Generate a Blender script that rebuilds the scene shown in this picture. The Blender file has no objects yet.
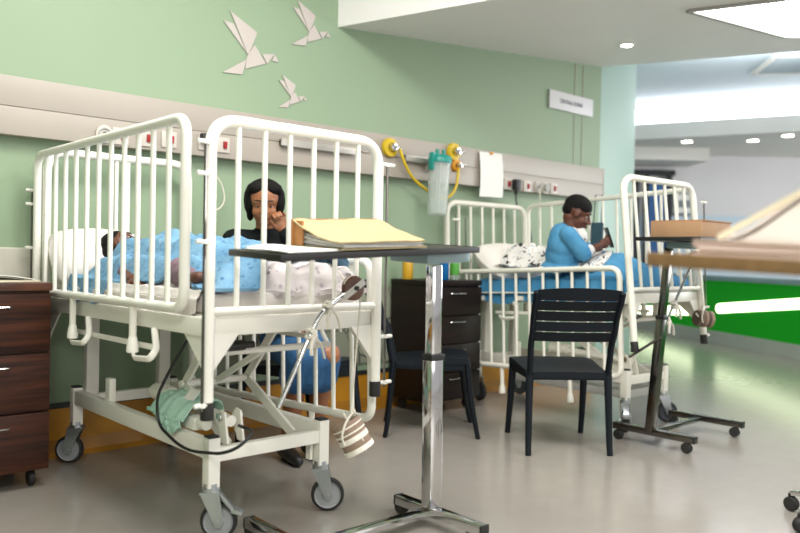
import bpy, bmesh, math, random
from mathutils import Vector, Matrix, Euler, noise
random.seed(7)
SC = bpy.context.scene
COL = SC.collection
R = math.radians
def lin(c):
    return c/12.92 if c <= .04045 else ((c+.055)/1.055)**2.4
def rgb(h):
    h = h.lstrip('#')
    return tuple(lin(int(h[i:i+2], 16)/255) for i in (0, 2, 4)) + (1,)
# ------------------------------------------------------------------ materials
def mat(name, c, rough=.5, metal=0, c2=None, scale=20, amt=.5, bump=0, bscale=60, stretch=None, coat=0, trans=0, emit=0, spec=.5, alpha=1):
    m = bpy.data.materials.new(name); m.use_nodes = True
    nt = m.node_tree; N = nt.nodes; L = nt.links
    b = N['Principled BSDF']
    b.inputs['Base Color'].default_value = rgb(c)
    b.inputs['Roughness'].default_value = rough
    b.inputs['Metallic'].default_value = metal
    b.inputs['Specular IOR Level'].default_value = spec
    if coat:
        b.inputs['Coat Weight'].default_value = coat; b.inputs['Coat Roughness'].default_value = .08
    if trans:
        b.inputs['Transmission Weight'].default_value = trans; b.inputs['IOR'].default_value = 1.2
    if alpha < 1: b.inputs['Alpha'].default_value = alpha
    if emit:
        b.inputs['Emission Color'].default_value = rgb(c); b.inputs['Emission Strength'].default_value = emit
    if c2 or bump:
        tc = N.new('ShaderNodeTexCoord'); src = tc.outputs['Object']
        if stretch:
            mp = N.new('ShaderNodeMapping'); mp.inputs['Scale'].default_value = stretch
            L.new(src, mp.inputs['Vector']); src = mp.outputs['Vector']
    if c2:
        n = N.new('ShaderNodeTexNoise'); n.inputs['Scale'].default_value = scale; n.inputs['Detail'].default_value = 6
        L.new(src, n.inputs['Vector'])
        r = N.new('ShaderNodeValToRGB')
        r.color_ramp.elements[0].position = .5-amt/2; r.color_ramp.elements[1].position = .5+amt/2
        r.color_ramp.elements[0].color = rgb(c); r.color_ramp.elements[1].color = rgb(c2)
        L.new(n.outputs['Fac'], r.inputs['Fac']); L.new(r.outputs['Color'], b.inputs['Base Color'])
    if bump:
        n2 = N.new('ShaderNodeTexNoise'); n2.inputs['Scale'].default_value = bscale; n2.inputs['Detail'].default_value = 4
        L.new(src, n2.inputs['Vector'])
        bp = N.new('ShaderNodeBump'); bp.inputs['Strength'].default_value = bump; bp.inputs['Distance'].default_value = .01
        L.new(n2.outputs['Fac'], bp.inputs['Height']); L.new(bp.outputs['Normal'], b.inputs['Normal'])
    return m
def spots(m, c, scale, thr, feature='F1', soft=.03, rnd=1.0):
    """adds printed spots of colour c (a voronoi pattern) over a material's colour"""
    nt = m.node_tree; N = nt.nodes; L = nt.links; b = N['Principled BSDF']
    tc = N.new('ShaderNodeTexCoord'); v = N.new('ShaderNodeTexVoronoi'); v.inputs['Scale'].default_value = scale
    v.feature = feature; v.inputs['Randomness'].default_value = rnd
    L.new(tc.outputs['Object'], v.inputs['Vector'])
    r = N.new('ShaderNodeValToRGB'); r.color_ramp.elements[0].position = thr; r.color_ramp.elements[1].position = thr+soft
    r.color_ramp.elements[0].color = (1, 1, 1, 1); r.color_ramp.elements[1].color = (0, 0, 0, 1)
    L.new(v.outputs['Distance'], r.inputs['Fac'])
    mx = N.new('ShaderNodeMix'); mx.data_type = 'RGBA'
    L.new(r.outputs['Color'], mx.inputs['Factor'])
    s = b.inputs['Base Color']
    if s.is_linked: L.new(s.links[0].from_socket, mx.inputs['A'])
    else: mx.inputs['A'].default_value = s.default_value
    mx.inputs['B'].default_value = rgb(c)
    L.new(mx.outputs['Result'], s)
    return m
M = {}
M['wall'] = mat('wall_paint', '#8b9f83', .55, c2='#869a7f', scale=1.2, amt=.6, bump=.03, bscale=90)
M['curve'] = mat('wall_paint_lit', '#9fbab0', .5, c2='#9ab5ab', scale=1.2, bump=.03, bscale=90)  # wall paint lightened in colour where the wall turns to the light
M['white'] = mat('painted_steel', '#f1efe8', .32, c2='#ebe8df', scale=6, amt=.7)
M['white2'] = mat('painted_steel_worn', '#e9e6dc', .4, c2='#d9d5c8', scale=5, amt=.5)
M['plaster'] = mat('plaster', '#e4e2dd', .8, c2='#dedcd6', scale=2)
M['soffit'] = mat('soffit_plaster', '#ece8e6', .5, c2='#e8e4e2', scale=2)
M['bluewhite'] = mat('ceiling_cool', '#d3e0e8', .8, c2='#cddbe4', scale=1)
M['farwall'] = mat('far_wall_paint', '#dbd7da', .7, c2='#d5d2d5', scale=1)
M['dado'] = mat('far_dado_paint', '#c4d3e0', .6, c2='#bccddb', scale=1)
M['chrome'] = mat('chrome', '#d8d8d8', .09, 1, c2='#cfcfcf', scale=8)
M['zinc'] = mat('zinc_plate', '#b9bec0', .3, .85, c2='#a8adb0', scale=15)
M['dchrome'] = mat('dark_chrome', '#77736e', .18, 1, c2='#6a6662', scale=8)
M['black'] = mat('black_plastic', '#151515', .4, c2='#1c1c1c', scale=10)
M['rubber'] = mat('black_rubber', '#1b1a1a', .65, c2='#242322', scale=20)
M['wheel'] = mat('grey_wheel', '#9a9ca0', .45, c2='#8d9094', scale=10)
M['dwheel'] = mat('dark_wheel', '#43474c', .5, c2='#3a3e43', scale=10)
M['chair'] = mat('chair_plastic', '#0d141c', .5, c2='#0b1118', spec=.22, scale=8, bump=.02, bscale=200)
M['wood'] = mat('walnut', '#160a06', .35, c2='#4a2718', scale=2.6, amt=.45, stretch=(1, 1, 22), spec=.3)
M['woodtop'] = mat('walnut_top', '#3a2015', .3, c2='#5c3523', scale=2.5, amt=.5, stretch=(2, 14, 2), coat=.3)
M['wood2'] = mat('wenge', '#100a08', .45, c2='#20130f', scale=2.2, amt=.5, stretch=(1, 1, 14), spec=.25)
M['trunk'] = mat('trunking_enamel', '#a49b91', .45, c2='#9e958b', scale=2)
M['trunkline'] = mat('trunking_groove', '#a9a196', .5, c2='#a19a90', scale=3)
M['yellowband'] = mat('yellow_vinyl', '#c78a1e', .4, c2='#a87418', scale=5)
M['yellowcove'] = mat('yellow_vinyl_cove', '#a8721c', .4, c2='#986715', scale=5)
M['darkstrip'] = mat('dark_strip', '#1d211e', .5, c2='#252a26', scale=8)
M['bumper'] = mat('wall_guard', '#c3c0b4', .5, c2='#b9b6aa', scale=4)
M['sticker'] = mat('bird_vinyl', '#bdb4ae', .7, c2='#b7aea8', scale=8)
M['sheet'] = mat('white_cotton', '#d6d0cc', .9, c2='#c8c2bd', scale=5, bump=.15, bscale=25)
M['duvet'] = spots(mat('printed_duvet', '#d2cbcb', .9, c2='#c3bcbd', scale=5, bump=.25, bscale=22), '#aaa1a8', 30, .2, soft=.12)
M['pillow'] = mat('pillow_cotton', '#e4dfda', .9, c2='#d9d3cd', scale=5, bump=.15, bscale=20)
M['blanket'] = spots(mat('light_blue_fleece', '#53809f', .95, c2='#789fba', scale=9, bump=.5, bscale=30), '#4a7498', 36, .24)
M['bluebed'] = mat('sky_blue_blanket', '#27729f', .9, c2='#4f90b8', scale=5, bump=.35, bscale=22)
M['bluemat'] = mat('blue_mattress_cover', '#1f6ea8', .6, c2='#2b7db6', scale=5, bump=.1, bscale=22)
M['print'] = mat('black_print', '#1c1c20', .8, c2='#2a2a2e', scale=20)
M['printblue'] = mat('blue_print', '#4d8fb8', .8, c2='#5c9cc2', scale=20)
M['robe'] = mat('blue_robe', '#3a7ba6', .95, c2='#5596bd', scale=12, bump=.3, bscale=60)
M['shirt'] = spots(mat('white_shirt', '#ddd9d6', .9, c2='#cfcbc8', scale=10), '#23242a', 30, .2)
M['skin'] = mat('skin_deep', '#552f1f', .5, c2='#5e3524', scale=9)
M['skin2'] = mat('skin_brown', '#94603f', .48, c2='#8a5738', scale=9)
M['lip'] = mat('lips', '#6d3a34', .45, c2='#653430', scale=9)
M['hair'] = mat('black_hair', '#0a0908', .75, c2='#120f0e', scale=40, bump=.5, bscale=140, spec=.2)
M['eyew'] = mat('eye_white', '#a89a90', .35, c2='#9c8e84', scale=10)
M['eyed'] = mat('eye_dark', '#140c09', .2, c2='#1c110c', scale=10)
M['blacktop'] = mat('black_knit', '#0a0e0f', .9, c2='#101516', spec=.2, scale=25, bump=.2, bscale=90)
M['denim'] = mat('blue_denim', '#1f4a73', .85, c2='#2a5a86', scale=18, bump=.2, bscale=90)
M['pyjama'] = spots(mat('mauve_pyjama', '#6a5460', .9, c2='#7d6570', scale=12, bump=.2, bscale=50), '#5a3a3c', 18, .2)
M['manila'] = mat('manila_card', '#a5946f', .85, c2='#9c8b67', scale=7, bump=.04, bscale=40)
M['brownc'] = mat('brown_card', '#a5713f', .7, c2='#99683a', scale=12)
M['box'] = mat('box_file_card', '#a98462', .7, c2='#9b7858', scale=9)
M['paper'] = mat('paper', '#eceae6', .8, c2='#e5e3df', scale=7)
M['papery'] = mat('cream_paper', '#ddd5bd', .8, c2='#d6cdb4', scale=7)
M['paperp'] = mat('pinkish_paper', '#e6d3cf', .8, c2='#dec9c5', scale=7)
M['oak'] = mat('oak_laminate', '#8c6c48', .5, c2='#765a3c', scale=3, stretch=(2, 14, 14))
M['tray'] = mat('dark_laminate', '#15110f', .35, c2='#1e1916', scale=4)
M['cable'] = mat('black_cable', '#17191a', .5, c2='#1e2021', scale=10)
M['string'] = mat('cotton_cord', '#e0dace', .85, c2='#d2cbbd', scale=40)
M['bandage'] = mat('crepe_bandage', '#f0ebe2', .95, c2='#e6dfd4', scale=30, bump=.4, bscale=80)
M['weightb'] = mat('brown_bandage', '#8d7868', .9, c2='#9a8474', scale=25, bump=.4, bscale=70)
M['weightd'] = mat('dark_bandage', '#4c4038', .9, c2='#61534a', scale=25, bump=.4, bscale=70)
M['pulley'] = mat('pulley_wheel', '#5d4034', .5, c2='#6c4b3c', scale=15)
M['mint'] = mat('mint_cloth', '#b9ddcf', .9, c2='#a9d2c2', scale=12, bump=.3, bscale=40)
M['red'] = mat('red_rocker', '#a3161d', .35, c2='#951219', scale=10)
M['splate'] = mat('socket_plate', '#c3bbb2', .4, c2='#bbb3aa', scale=10)
M['plate'] = mat('switch_plate', '#dcd9d2', .4, c2='#d3d0c9', scale=10)
M['yellow'] = mat('yellow_plastic', '#d3b322', .4, c2='#c4a51c', scale=10)
M['amber'] = mat('amber_plastic', '#d08f1c', .4, c2='#c38418', scale=10)
M['teal'] = mat('teal_plastic', '#178f83', .35, c2='#138177', scale=10)
M['clear'] = mat('clear_plastic', '#eef4f2', .12, trans=.6, alpha=.6)
M['hoseY'] = mat('yellow_hose', '#d8b81e', .4, c2='#caa918', scale=10)
M['hoseC'] = mat('clear_hose', '#cfd8ce', .25, trans=.4)
M['greyplastic'] = mat('grey_plastic', '#a9a8a3', .5, c2='#a09f9a', scale=8)
M['railmetal'] = mat('medical_rail', '#b5b1aa', .3, .5, c2='#a8a49d', scale=8)
M['sign'] = mat('sign_board', '#dad8dc', .5, c2='#d2d0d4', scale=4)
M['ink'] = mat('sign_ink', '#58606c', .6, c2='#606874', scale=20)
M['green'] = mat('green_panel', '#027d0a', .45, emit=.42, spec=.25)  # glow added to keep the panel and its floor reflection bright
M['plinth'] = mat('grey_plinth', '#b9bbb2', .5, c2='#aeb0a8', scale=3)
M['countertop'] = mat('grey_counter_edge', '#8aa0a4', .4, c2='#7f9599', scale=3)
M['glow'] = mat('sun_streak_glow', '#f2ffd2', .5, emit=4)  # emissive colour standing in for sunlight on the counter
M['lamp'] = mat('lamp_diffuser', '#fffdf8', .5, emit=7)
M['cove'] = mat('cove_lamp', '#fdfcff', .5, emit=5)
M['spot'] = mat('spot_lamp', '#fff6e8', .5, emit=14)
M['door'] = mat('blue_door', '#1d5f9f', .4, c2='#1a5690', scale=3)
M['frameblk'] = mat('black_frame', '#17191c', .4, c2='#202226', scale=6)
M['monitor'] = mat('grey_notice', '#8b9196', .4, c2='#6d747a', scale=3)
M['grille'] = mat('vent_grey', '#a6b2b8', .4, c2='#98a5ab', scale=4)
M['phone'] = mat('phone_black', '#18191c', .25, c2='#1f2024', scale=10)
M['bag'] = mat('dark_teal_fabric', '#27414c', .85, c2='#31505c', scale=12, bump=.2, bscale=60)
M['bottleB'] = mat('blue_bottle', '#1f6fb0', .2, trans=.35, c2='#1b66a3', scale=10)
M['bottleY'] = mat('yellow_bottle', '#c79a2a', .3, c2='#b88d24', scale=10)
M['bottleC'] = mat('clear_bottle', '#c9dcd4', .12, trans=.6, alpha=.8)
M['orange'] = mat('orange_cap', '#cf5a1d', .4, c2='#c2521a', scale=10)
M['greenliq'] = mat('green_label', '#4f9a3c', .4, c2='#468d35', scale=10)
def floor_mat():
    m = mat('vinyl_floor', '#938d86', .19, c2='#8a847d', scale=9, amt=.9, spec=.75)
    nt = m.node_tree; N = nt.nodes; L = nt.links; b = N['Principled BSDF']
    return m
M['floor'] = floor_mat()
# ------------------------------------------------------------------ mesh helpers
def V(*a): return Vector(a)
def nb(): return bmesh.new()
def box(bm, c, s, rot=None, bev=0):
    r = bmesh.ops.create_cube(bm, size=1); vs = r['verts']
    mt = Matrix.Translation(Vector(c)) @ (rot.to_4x4() if rot else Matrix()) @ Matrix.Diagonal((*s, 1))
    bmesh.ops.transform(bm, matrix=mt, verts=vs)
    if bev:
        es = list({e for v in vs for e in v.link_edges})
        bmesh.ops.bevel(bm, geom=es, offset=bev, segments=2, affect='EDGES', profile=.6)
    return bm
def fillet(pts, rad, n=6, closed=False):
    P = [Vector(p) for p in pts]; out = []; k = len(P)
    for i, p in enumerate(P):
        if not closed and i in (0, k-1): out.append(p); continue
        a, b = P[i-1]-p, P[(i+1) % k]-p
        r = min(rad, a.length*.49, b.length*.49); a.normalize(); b.normalize()
        for j in range(n+1):
            t = j/n; q0 = p+a*r; q1 = p+b*r
            out.append(q0*(1-t)**2+p*2*t*(1-t)+q1*t*t)
    return out
def tube(bm, pts, r, seg=10, closed=False, cap=True, rr=None, flat=1, up=None):
    P = [Vector(p) for p in pts]; n = len(P); rings = []
    T = []
    for i in range(n):
        if closed: t = P[(i+1) % n]-P[i-1]
        else: t = P[min(i+1, n-1)]-P[max(i-1, 0)]
        T.append(t.normalized())
    u = Vector(up) if up else (V(0, 0, 1) if abs(T[0].z) < .9 else V(0, 1, 0))
    u = (u-T[0]*u.dot(T[0])).normalized()
    for i in range(n):
        u = (u-T[i]*u.dot(T[i])).normalized(); w = T[i].cross(u)
        ri = rr[i] if rr else r
        rings.append([bm.verts.new(P[i]+u*math.cos(a)*ri*flat+w*math.sin(a)*ri) for a in (2*math.pi*k/seg for k in range(seg))])
    for i in range(n if closed else n-1):
        A, B = rings[i], rings[(i+1) % n]
        for k in range(seg):
            bm.faces.new((A[k], A[(k+1) % seg], B[(k+1) % seg], B[k]))
    if cap and not closed:
        bm.faces.new(rings[0][::-1]); bm.faces.new(rings[-1])
    return bm
def bar(bm, a, b, w, h=None, up=(0, 0, 1), bev=0):
    """rectangular bar from a to b, w wide and h along up"""
    h = h or w; a = Vector(a); b = Vector(b); d = b-a; y = d.normalized(); u = Vector(up)
    if abs(y.dot(u)) > .95: u = V(1, 0, 0)
    x = y.cross(u).normalized(); z = x.cross(y)
    rot = Matrix((x, y, z)).transposed()
    return box(bm, (a+b)/2, (w, d.length, h), rot, bev)
def cyl(bm, c, r, h, axis='Z', seg=20, r2=None, bev=0):
    res = bmesh.ops.create_cone(bm, cap_ends=True, segments=seg, radius1=r, radius2=r if r2 is None else r2, depth=h)
    rot = {'Z': Matrix(), 'X': Matrix.Rotation(R(90), 4, 'Y'), 'Y': Matrix.Rotation(R(-90), 4, 'X')}[axis] if isinstance(axis, str) else Vector(axis).to_track_quat('Z', 'Y').to_matrix().to_4x4()
    bmesh.ops.transform(bm, matrix=Matrix.Translation(Vector(c)) @ rot, verts=res['verts'])
    if bev:
        es = [e for e in {e for v in res['verts'] for e in v.link_edges} if any(len(f.verts) > 4 for f in e.link_faces)]
        bmesh.ops.bevel(bm, geom=es, offset=bev, segments=2, affect='EDGES', profile=.6)
    return bm
def lathe(bm, prof, seg=24, c=(0, 0, 0), rot=None, loop=False):
    c = Vector(c); rings = []
    for r, z in prof:
        ring = []
        for k in range(seg):
            a = 2*math.pi*k/seg; p = V(r*math.cos(a), r*math.sin(a), z)
            ring.append(bm.verts.new(c+(rot @ p if rot else p)))
        rings.append(ring)
    for A, B in zip(rings, rings[1:]):
        for k in range(seg): bm.faces.new((A[k], A[(k+1) % seg], B[(k+1) % seg], B[k]))
    if loop:
        for k in range(seg): bm.faces.new((rings[-1][k], rings[-1][(k+1) % seg], rings[0][(k+1) % seg], rings[0][k]))
    else: bm.faces.new(rings[0][::-1]); bm.faces.new(rings[-1])
    return bm
def ell(bm, c, s, rot=None, sub=3):
    r = bmesh.ops.create_icosphere(bm, subdivisions=sub, radius=1)
    mt = Matrix.Translation(Vector(c)) @ (rot.to_4x4() if rot else Matrix()) @ Matrix.Diagonal((*s, 1))
    bmesh.ops.transform(bm, matrix=mt, verts=r['verts'])
    return bm
def prism(bm, poly, d, axis='Y'):
    """extrude a polygon of (a,b) points; axis Y: a=x b=z, Z: a=x b=y, X: a=y b=z; from 0 to d along the axis"""
    f = {'Y': lambda a, b, t: (a, t, b), 'Z': lambda a, b, t: (a, b, t), 'X': lambda a, b, t: (t, a, b)}[axis]
    A = [bm.verts.new(f(a, b, 0)) for a, b in poly]; B = [bm.verts.new(f(a, b, d)) for a, b in poly]
    bm.faces.new(A); bm.faces.new(B[::-1]); n = len(poly)
    for i in range(n): bm.faces.new((A[i], B[i], B[(i+1) % n], A[(i+1) % n]))
    bmesh.ops.recalc_face_normals(bm, faces=bm.faces[:])
    return bm
def cloth(bm, f, nu, nv, th=.006):
    """surface f(u,v) with thickness th below it"""
    G = [[Vector(f(i/nu, j/nv)) for j in range(nv+1)] for i in range(nu+1)]
    top = [[bm.verts.new(p) for p in r] for r in G]
    bot = []
    for i in range(nu+1):
        row = []
        for j in range(nv+1):
            a = G[min(i+1, nu)][j]-G[max(i-1, 0)][j]; b = G[i][min(j+1, nv)]-G[i][max(j-1, 0)]
            n = a.cross(b)
            n = n.normalized() if n.length > 1e-9 else V(0, 0, 1)
            if n.z < -.2: n = -n
            row.append(bm.verts.new(G[i][j]-n*th))
        bot.append(row)
    for i in range(nu):
        for j in range(nv):
            bm.faces.new((top[i][j], top[i+1][j], top[i+1][j+1], top[i][j+1]))
            bm.faces.new((bot[i][j], bot[i][j+1], bot[i+1][j+1], bot[i+1][j]))
    ring = [(i, 0) for i in range(nu)]+[(nu, j) for j in range(nv)]+[(i, nv) for i in range(nu, 0, -1)]+[(0, j) for j in range(nv, 0, -1)]
    for k in range(len(ring)):
        (a, b), (c, d) = ring[k], ring[(k+1) % len(ring)]
        bm.faces.new((top[a][b], bot[a][b], bot[c][d], top[c][d]))
    bmesh.ops.recalc_face_normals(bm, faces=bm.faces[:])
    return bm
def obj(name, bm, m, parent=None, xf=None, smooth=True, label=None):
    if xf is not None: bmesh.ops.transform(bm, matrix=xf, verts=bm.verts[:])
    me = bpy.data.meshes.new(name); bm.normal_update(); bm.to_mesh(me); bm.free()
    me.materials.append(M[m] if isinstance(m, str) else m)
    if smooth:
        me.polygons.foreach_set('use_smooth', [True]*len(me.polygons))
        try: me.set_sharp_from_angle(angle=R(38))
        except Exception: pass
    o = bpy.data.objects.new(name, me); COL.objects.link(o)
    if parent: o.parent = parent
    if label: o['label'] = label
    return o
def tag(o, label, cat, group=None):
    o['label'] = label; o['category'] = cat
    if group: o['group'] = group
    return o
def thing(name, label, cat, loc=(0, 0, 0), rz=0, group=None, rot=None):
    o = bpy.data.objects.new(name, None); COL.objects.link(o); o.empty_display_size = .1
    o.location = loc; o.rotation_euler = rot if rot else (0, 0, rz)
    return tag(o, label, cat, group)
def struct(name, bm, m, smooth=False):
    o = obj(name, bm, m, smooth=smooth); o['kind'] = 'structure'; return o
def dup(o, parent=None):
    c = o.copy(); COL.objects.link(c)
    if parent: c.parent = parent
    for ch in list(o.children): dup(ch, c)
    return c
def sm(t): t = max(0, min(1, t)); return t*t*(3-2*t)
def lerp(a, b, t): return a+(b-a)*t
def pw(x, pts):
    """smooth piecewise through (x,y) points"""
    if x <= pts[0][0]: return pts[0][1]
    for (a, p), (b, q) in zip(pts, pts[1:]):
        if x <= b: return lerp(p, q, sm((x-a)/(b-a)))
    return pts[-1][1]
def nz(x, y, z=0): return noise.noise(V(x, y, z))
# blobs: closed overlapping solids fused into one continuous skin
def cone(bm, a, ra, b, rb, sub=2):
    a = Vector(a); b = Vector(b)
    ell(bm, a, (ra,)*3, sub=sub); ell(bm, b, (rb,)*3, sub=sub)
    d = b-a
    if d.length > 1e-5:
        r = bmesh.ops.create_cone(bm, cap_ends=True, segments=16, radius1=ra, radius2=rb, depth=d.length)
        mt = Matrix.Translation((a+b)/2) @ d.to_track_quat('Z', 'Y').to_matrix().to_4x4()
        bmesh.ops.transform(bm, matrix=mt, verts=r['verts'])
def chain(bm, pts):
    for (a, ra), (b, rb) in zip(pts, pts[1:]): cone(bm, a, ra, b, rb)
def fuse(name, bm, m, parent, vox=.006, it=4, fac=.5, label=None):
    o = obj(name, bm, m, parent, label=label)
    md = o.modifiers.new('r', 'REMESH'); md.mode = 'VOXEL'; md.voxel_size = vox
    if it:
        s = o.modifiers.new('s', 'SMOOTH'); s.iterations = it; s.factor = fac
    dg = bpy.context.evaluated_depsgraph_get()
    me = bpy.data.meshes.new_from_object(o.evaluated_get(dg))
    o.modifiers.clear(); old = o.data; me.name = name; o.data = me; bpy.data.meshes.remove(old)
    me.polygons.foreach_set('use_smooth', [True]*len(me.polygons))
    return o
WORLD, LA, LW, LS, EXPO = .5, 190, 70, 330, 0.17
# ------------------------------------------------------------------ setting
WY = 3.948
bm = nb(); box(bm, (6, 5, -.03), (20, 18, .06)); fl = struct('floor', bm, 'floor')
bm = nb(); box(bm, (1.725, WY+.06, 1.7), (8.25, .12, 3.4)); struct('wall_back', bm, 'wall')
bm = nb(); rc = 2.0; a0 = [R(-90+i*5) for i in range(27)]
poly = [(5.85+rc*math.cos(a), WY+rc+rc*math.sin(a)) for a in a0]+[(5.85, WY+2*rc)]
prism(bm, poly, 3.4, 'Z'); struct('wall_curved', bm, 'curve', smooth=True)
bm = nb(); box(bm, (-2.46, .5, 1.7), (.12, 7, 3.4)); struct('wall_left', bm, 'wall')
bm = nb(); box(bm, (6, 5, 3.45), (20, 18, .1)); struct('ceiling', bm, 'bluewhite')
# panel joints on the back wall
bm = nb()
for x in (5.46, 5.576): box(bm, (x, WY-.0015, 2.26), (.006, .006, .86))
struct('trim_1', bm, 'trunkline')
# yellow skirting with dark top strip
bm = nb(); prism(bm, [(WY, .08), (WY, .238), (WY-.012, .238), (WY-.012, .08)], 8.2, 'X')
bmesh.ops.translate(bm, vec=(-2.4, 0, 0), verts=bm.verts[:]); struct('baseboard_back', bm, 'yellowband')
bm = nb(); prism(bm, [(WY, 0), (WY-.05, 0), (WY-.022, .02), (WY-.014, .08), (WY, .08)], 8.2, 'X')
bmesh.ops.translate(bm, vec=(-2.4, 0, 0), verts=bm.verts[:]); struct('baseboard_cove', bm, 'yellowcove')
bm = nb(); box(bm, (1.7, WY-.009, .25), (8.2, .018, .026)); struct('trim_2', bm, 'darkstrip')
bm = nb(); box(bm, (-.55, WY-.014, .93), (3.4, .028, .19), bev=.008); struct('trim_3', bm, 'bumper')
# dropped soffit: underside rises to the right
def sz(x): return 2.465+.0912*(x-2.943)
sp = [(2.943, WY), (3.311, 2.993), (4.84, -.98), (5.6, -2.9), (9.6, -2.9), (8.45, .62), (6.838, 2.661), (5.9, WY-.03), (5.9, WY)]
bm = nb(); lo = [bm.verts.new((x, y, sz(x))) for x, y in sp]; hi = [bm.verts.new((x, y, 3.4)) for x, y in sp]
bm.faces.new(lo); n = len(sp)
for i in range(n): bm.faces.new((lo[i], hi[i], hi[(i+1) % n], lo[(i+1) % n]))
bmesh.ops.recalc_face_normals(bm, faces=bm.faces[:]); struct('ceiling_soffit', bm, 'soffit')
m = mat('line_drawn_panel', '#8f9482', .6, c2='#878c7a', scale=3); spots(m, '#4d5248', 5, .012, 'DISTANCE_TO_EDGE', .01); M['linepanel'] = m
bm = nb(); box(bm, (2.75, WY-.006, .56), (1.35, .012, .50)); struct('trim_8', bm, 'linepanel')
# big square ceiling lamp set into the soffit
def lamp_poly(name, P, label, cat, m, frame, dz=.012, group=None):
    c = (sum(p[0] for p in P)/len(P), sum(p[1] for p in P)/len(P))
    t = thing(name, label, cat, (c[0], c[1], sz(c[0])), 0, group)
    def q(s, z): return [(p[0]-c[0])*s for p in P], [(p[1]-c[1])*s for p in P], z
    b = nb(); xs, ys, _ = q(1, 0)
    A = [b.verts.new((x, y, .0912*x-dz)) for x, y in zip(xs, ys)]; B = [b.verts.new((x, y, .0912*x-.001)) for x, y in zip(xs, ys)]
    b.faces.new(A); b.faces.new(B[::-1]); k = len(A)
    for i in range(k): b.faces.new((A[i], B[i], B[(i+1) % k], A[(i+1) % k]))
    bmesh.ops.recalc_face_normals(b, faces=b.faces[:]); obj('diffuser', b, m, t, smooth=False)
    b = nb()
    for i in range(k):
        a = V(xs[i]*1.02, ys[i]*1.02, .0912*xs[i]*1.02-.01); e = V(xs[(i+1) % k]*1.02, ys[(i+1) % k]*1.02, .0912*xs[(i+1) % k]*1.02-.01)
        bar(b, a, e, .03, .018)
    obj('lamp_frame', b, frame, t, smooth=False); return t
lamp_poly('ceiling_light', [(4.61, 2.456), (6.03, 2.457), (7.25, 1.86), (5.39, 1.06)], 'large bright square lamp panel set into the lowered grey ceiling', 'ceiling light', 'lamp', 'greyplastic')
def spotlight(x, y, z, label, r=.042, slope=0):
    t = thing('downlight', label, 'ceiling light', (x, y, z), 0, 'round recessed downlights')
    b = nb(); cyl(b, (0, 0, -.004), r, .012, seg=24); obj('lens', b, 'spot', t)
    b = nb(); tube(b, [(r*1.15*math.cos(a), r*1.15*math.sin(a), -.004) for a in (2*math.pi*k/24 for k in range(24))], .008, 8, True); obj('rim', b, 'plaster', t)
spotlight(5.176, 3.273, sz(5.176)-.002, 'small round downlight alone on the lowered soffit above the sitting child')
LC = 2.84
for x, y, l in ((10.925, 5.842, 'round downlight on the far low ceiling, left end of the row of three'),
                (11.448, 5.084, 'round downlight on the far low ceiling, middle one of the three in a row'),
                (11.311, 4.533, 'round downlight on the far low ceiling, nearest the right picture edge'),
                (11.779, 6.901, 'round downlight lowest on the far ceiling, over the black topped doorway')):
    spotlight(x, y, LC-.002, l, .075)
# far part of the ward
def F(px0, Z=13.2): return (px0-400)/770.3*Z
w2 = V(.664, .7475, 0).normalized(); r2 = V(w2.y, -w2.x, 0)
FO = w2*13.2; FR = math.atan2(r2.y, r2.x)
def farbox(bm, s0, s1, z0, z1, d0, d1):
    """box on the far wall: s along it to the right, d towards the camera"""
    c = FO+r2*((s0+s1)/2)-w2*((d0+d1)/2)
    return box(bm, (c.x, c.y, (z0+z1)/2), (s1-s0, abs(d1-d0), z1-z0), Matrix.Rotation(FR, 3, 'Z'))
bm = nb(); farbox(bm, -1, 12, 0, 3.4, -.2, 0); struct('wall_far', bm, 'farwall')
bm = nb(); farbox(bm, -1, 12, 0, 1.82, 0, .02); struct('trim_4', bm, 'dado')
# low ceiling over the far wall with a lit cove above its fascia
fa, fb = V(10.277, 6.442, 0), V(11.073, 4.281, 0); fd = (fb-fa).normalized(); fa2, fb2 = fa-fd*3, fb+fd*6
back = V(fd.y, -fd.x, 0)
if back.dot(w2) < 0: back = -back
bm = nb(); prism(bm, [tuple((p)[:2]) for p in (fa2, fb2, fb2+back*9, fa2+back*9)], .23, 'Z'); bmesh.ops.translate(bm, vec=(0, 0, LC), verts=bm.verts[:])
struct('ceiling_low', bm, 'plaster')
bm = nb(); prism(bm, [tuple((p)[:2]) for p in (fa2+back*.25, fb2+back*.25, fb2+back*9, fa2+back*9)], .34, 'Z'); bmesh.ops.translate(bm, vec=(0, 0, LC+.23), verts=bm.verts[:])
struct('trim_5', bm, 'plaster')
t = thing('cove_light', 'long bright cove light strip above the far low ceiling', 'cove light', tuple(((fa2+fb2)/2+back*.2)+V(0, 0, LC+.25)))
bm = nb(); dd = (fb2-fa2)/2; bar(bm, -dd, dd, .08, .05, bev=.01); bar(bm, -dd+V(0, 0, .13)+back*.04, dd+V(0, 0, .13)+back*.04, .02, .2); obj('lamp_tube', bm, 'cove', t)
bm = nb(); bar(bm, -dd-back*.12+V(0, 0, -.02), dd-back*.12+V(0, 0, -.02), .02, .03); obj('lamp_lip', bm, 'bluewhite', t)
bm = nb(); c = FO+r2*F(648)-w2*.45; box(bm, (c.x, c.y, 2.75), (1.3, .9, .22), Matrix.Rotation(FR, 3, 'Z')); struct('trim_6', bm, 'plaster')
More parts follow.
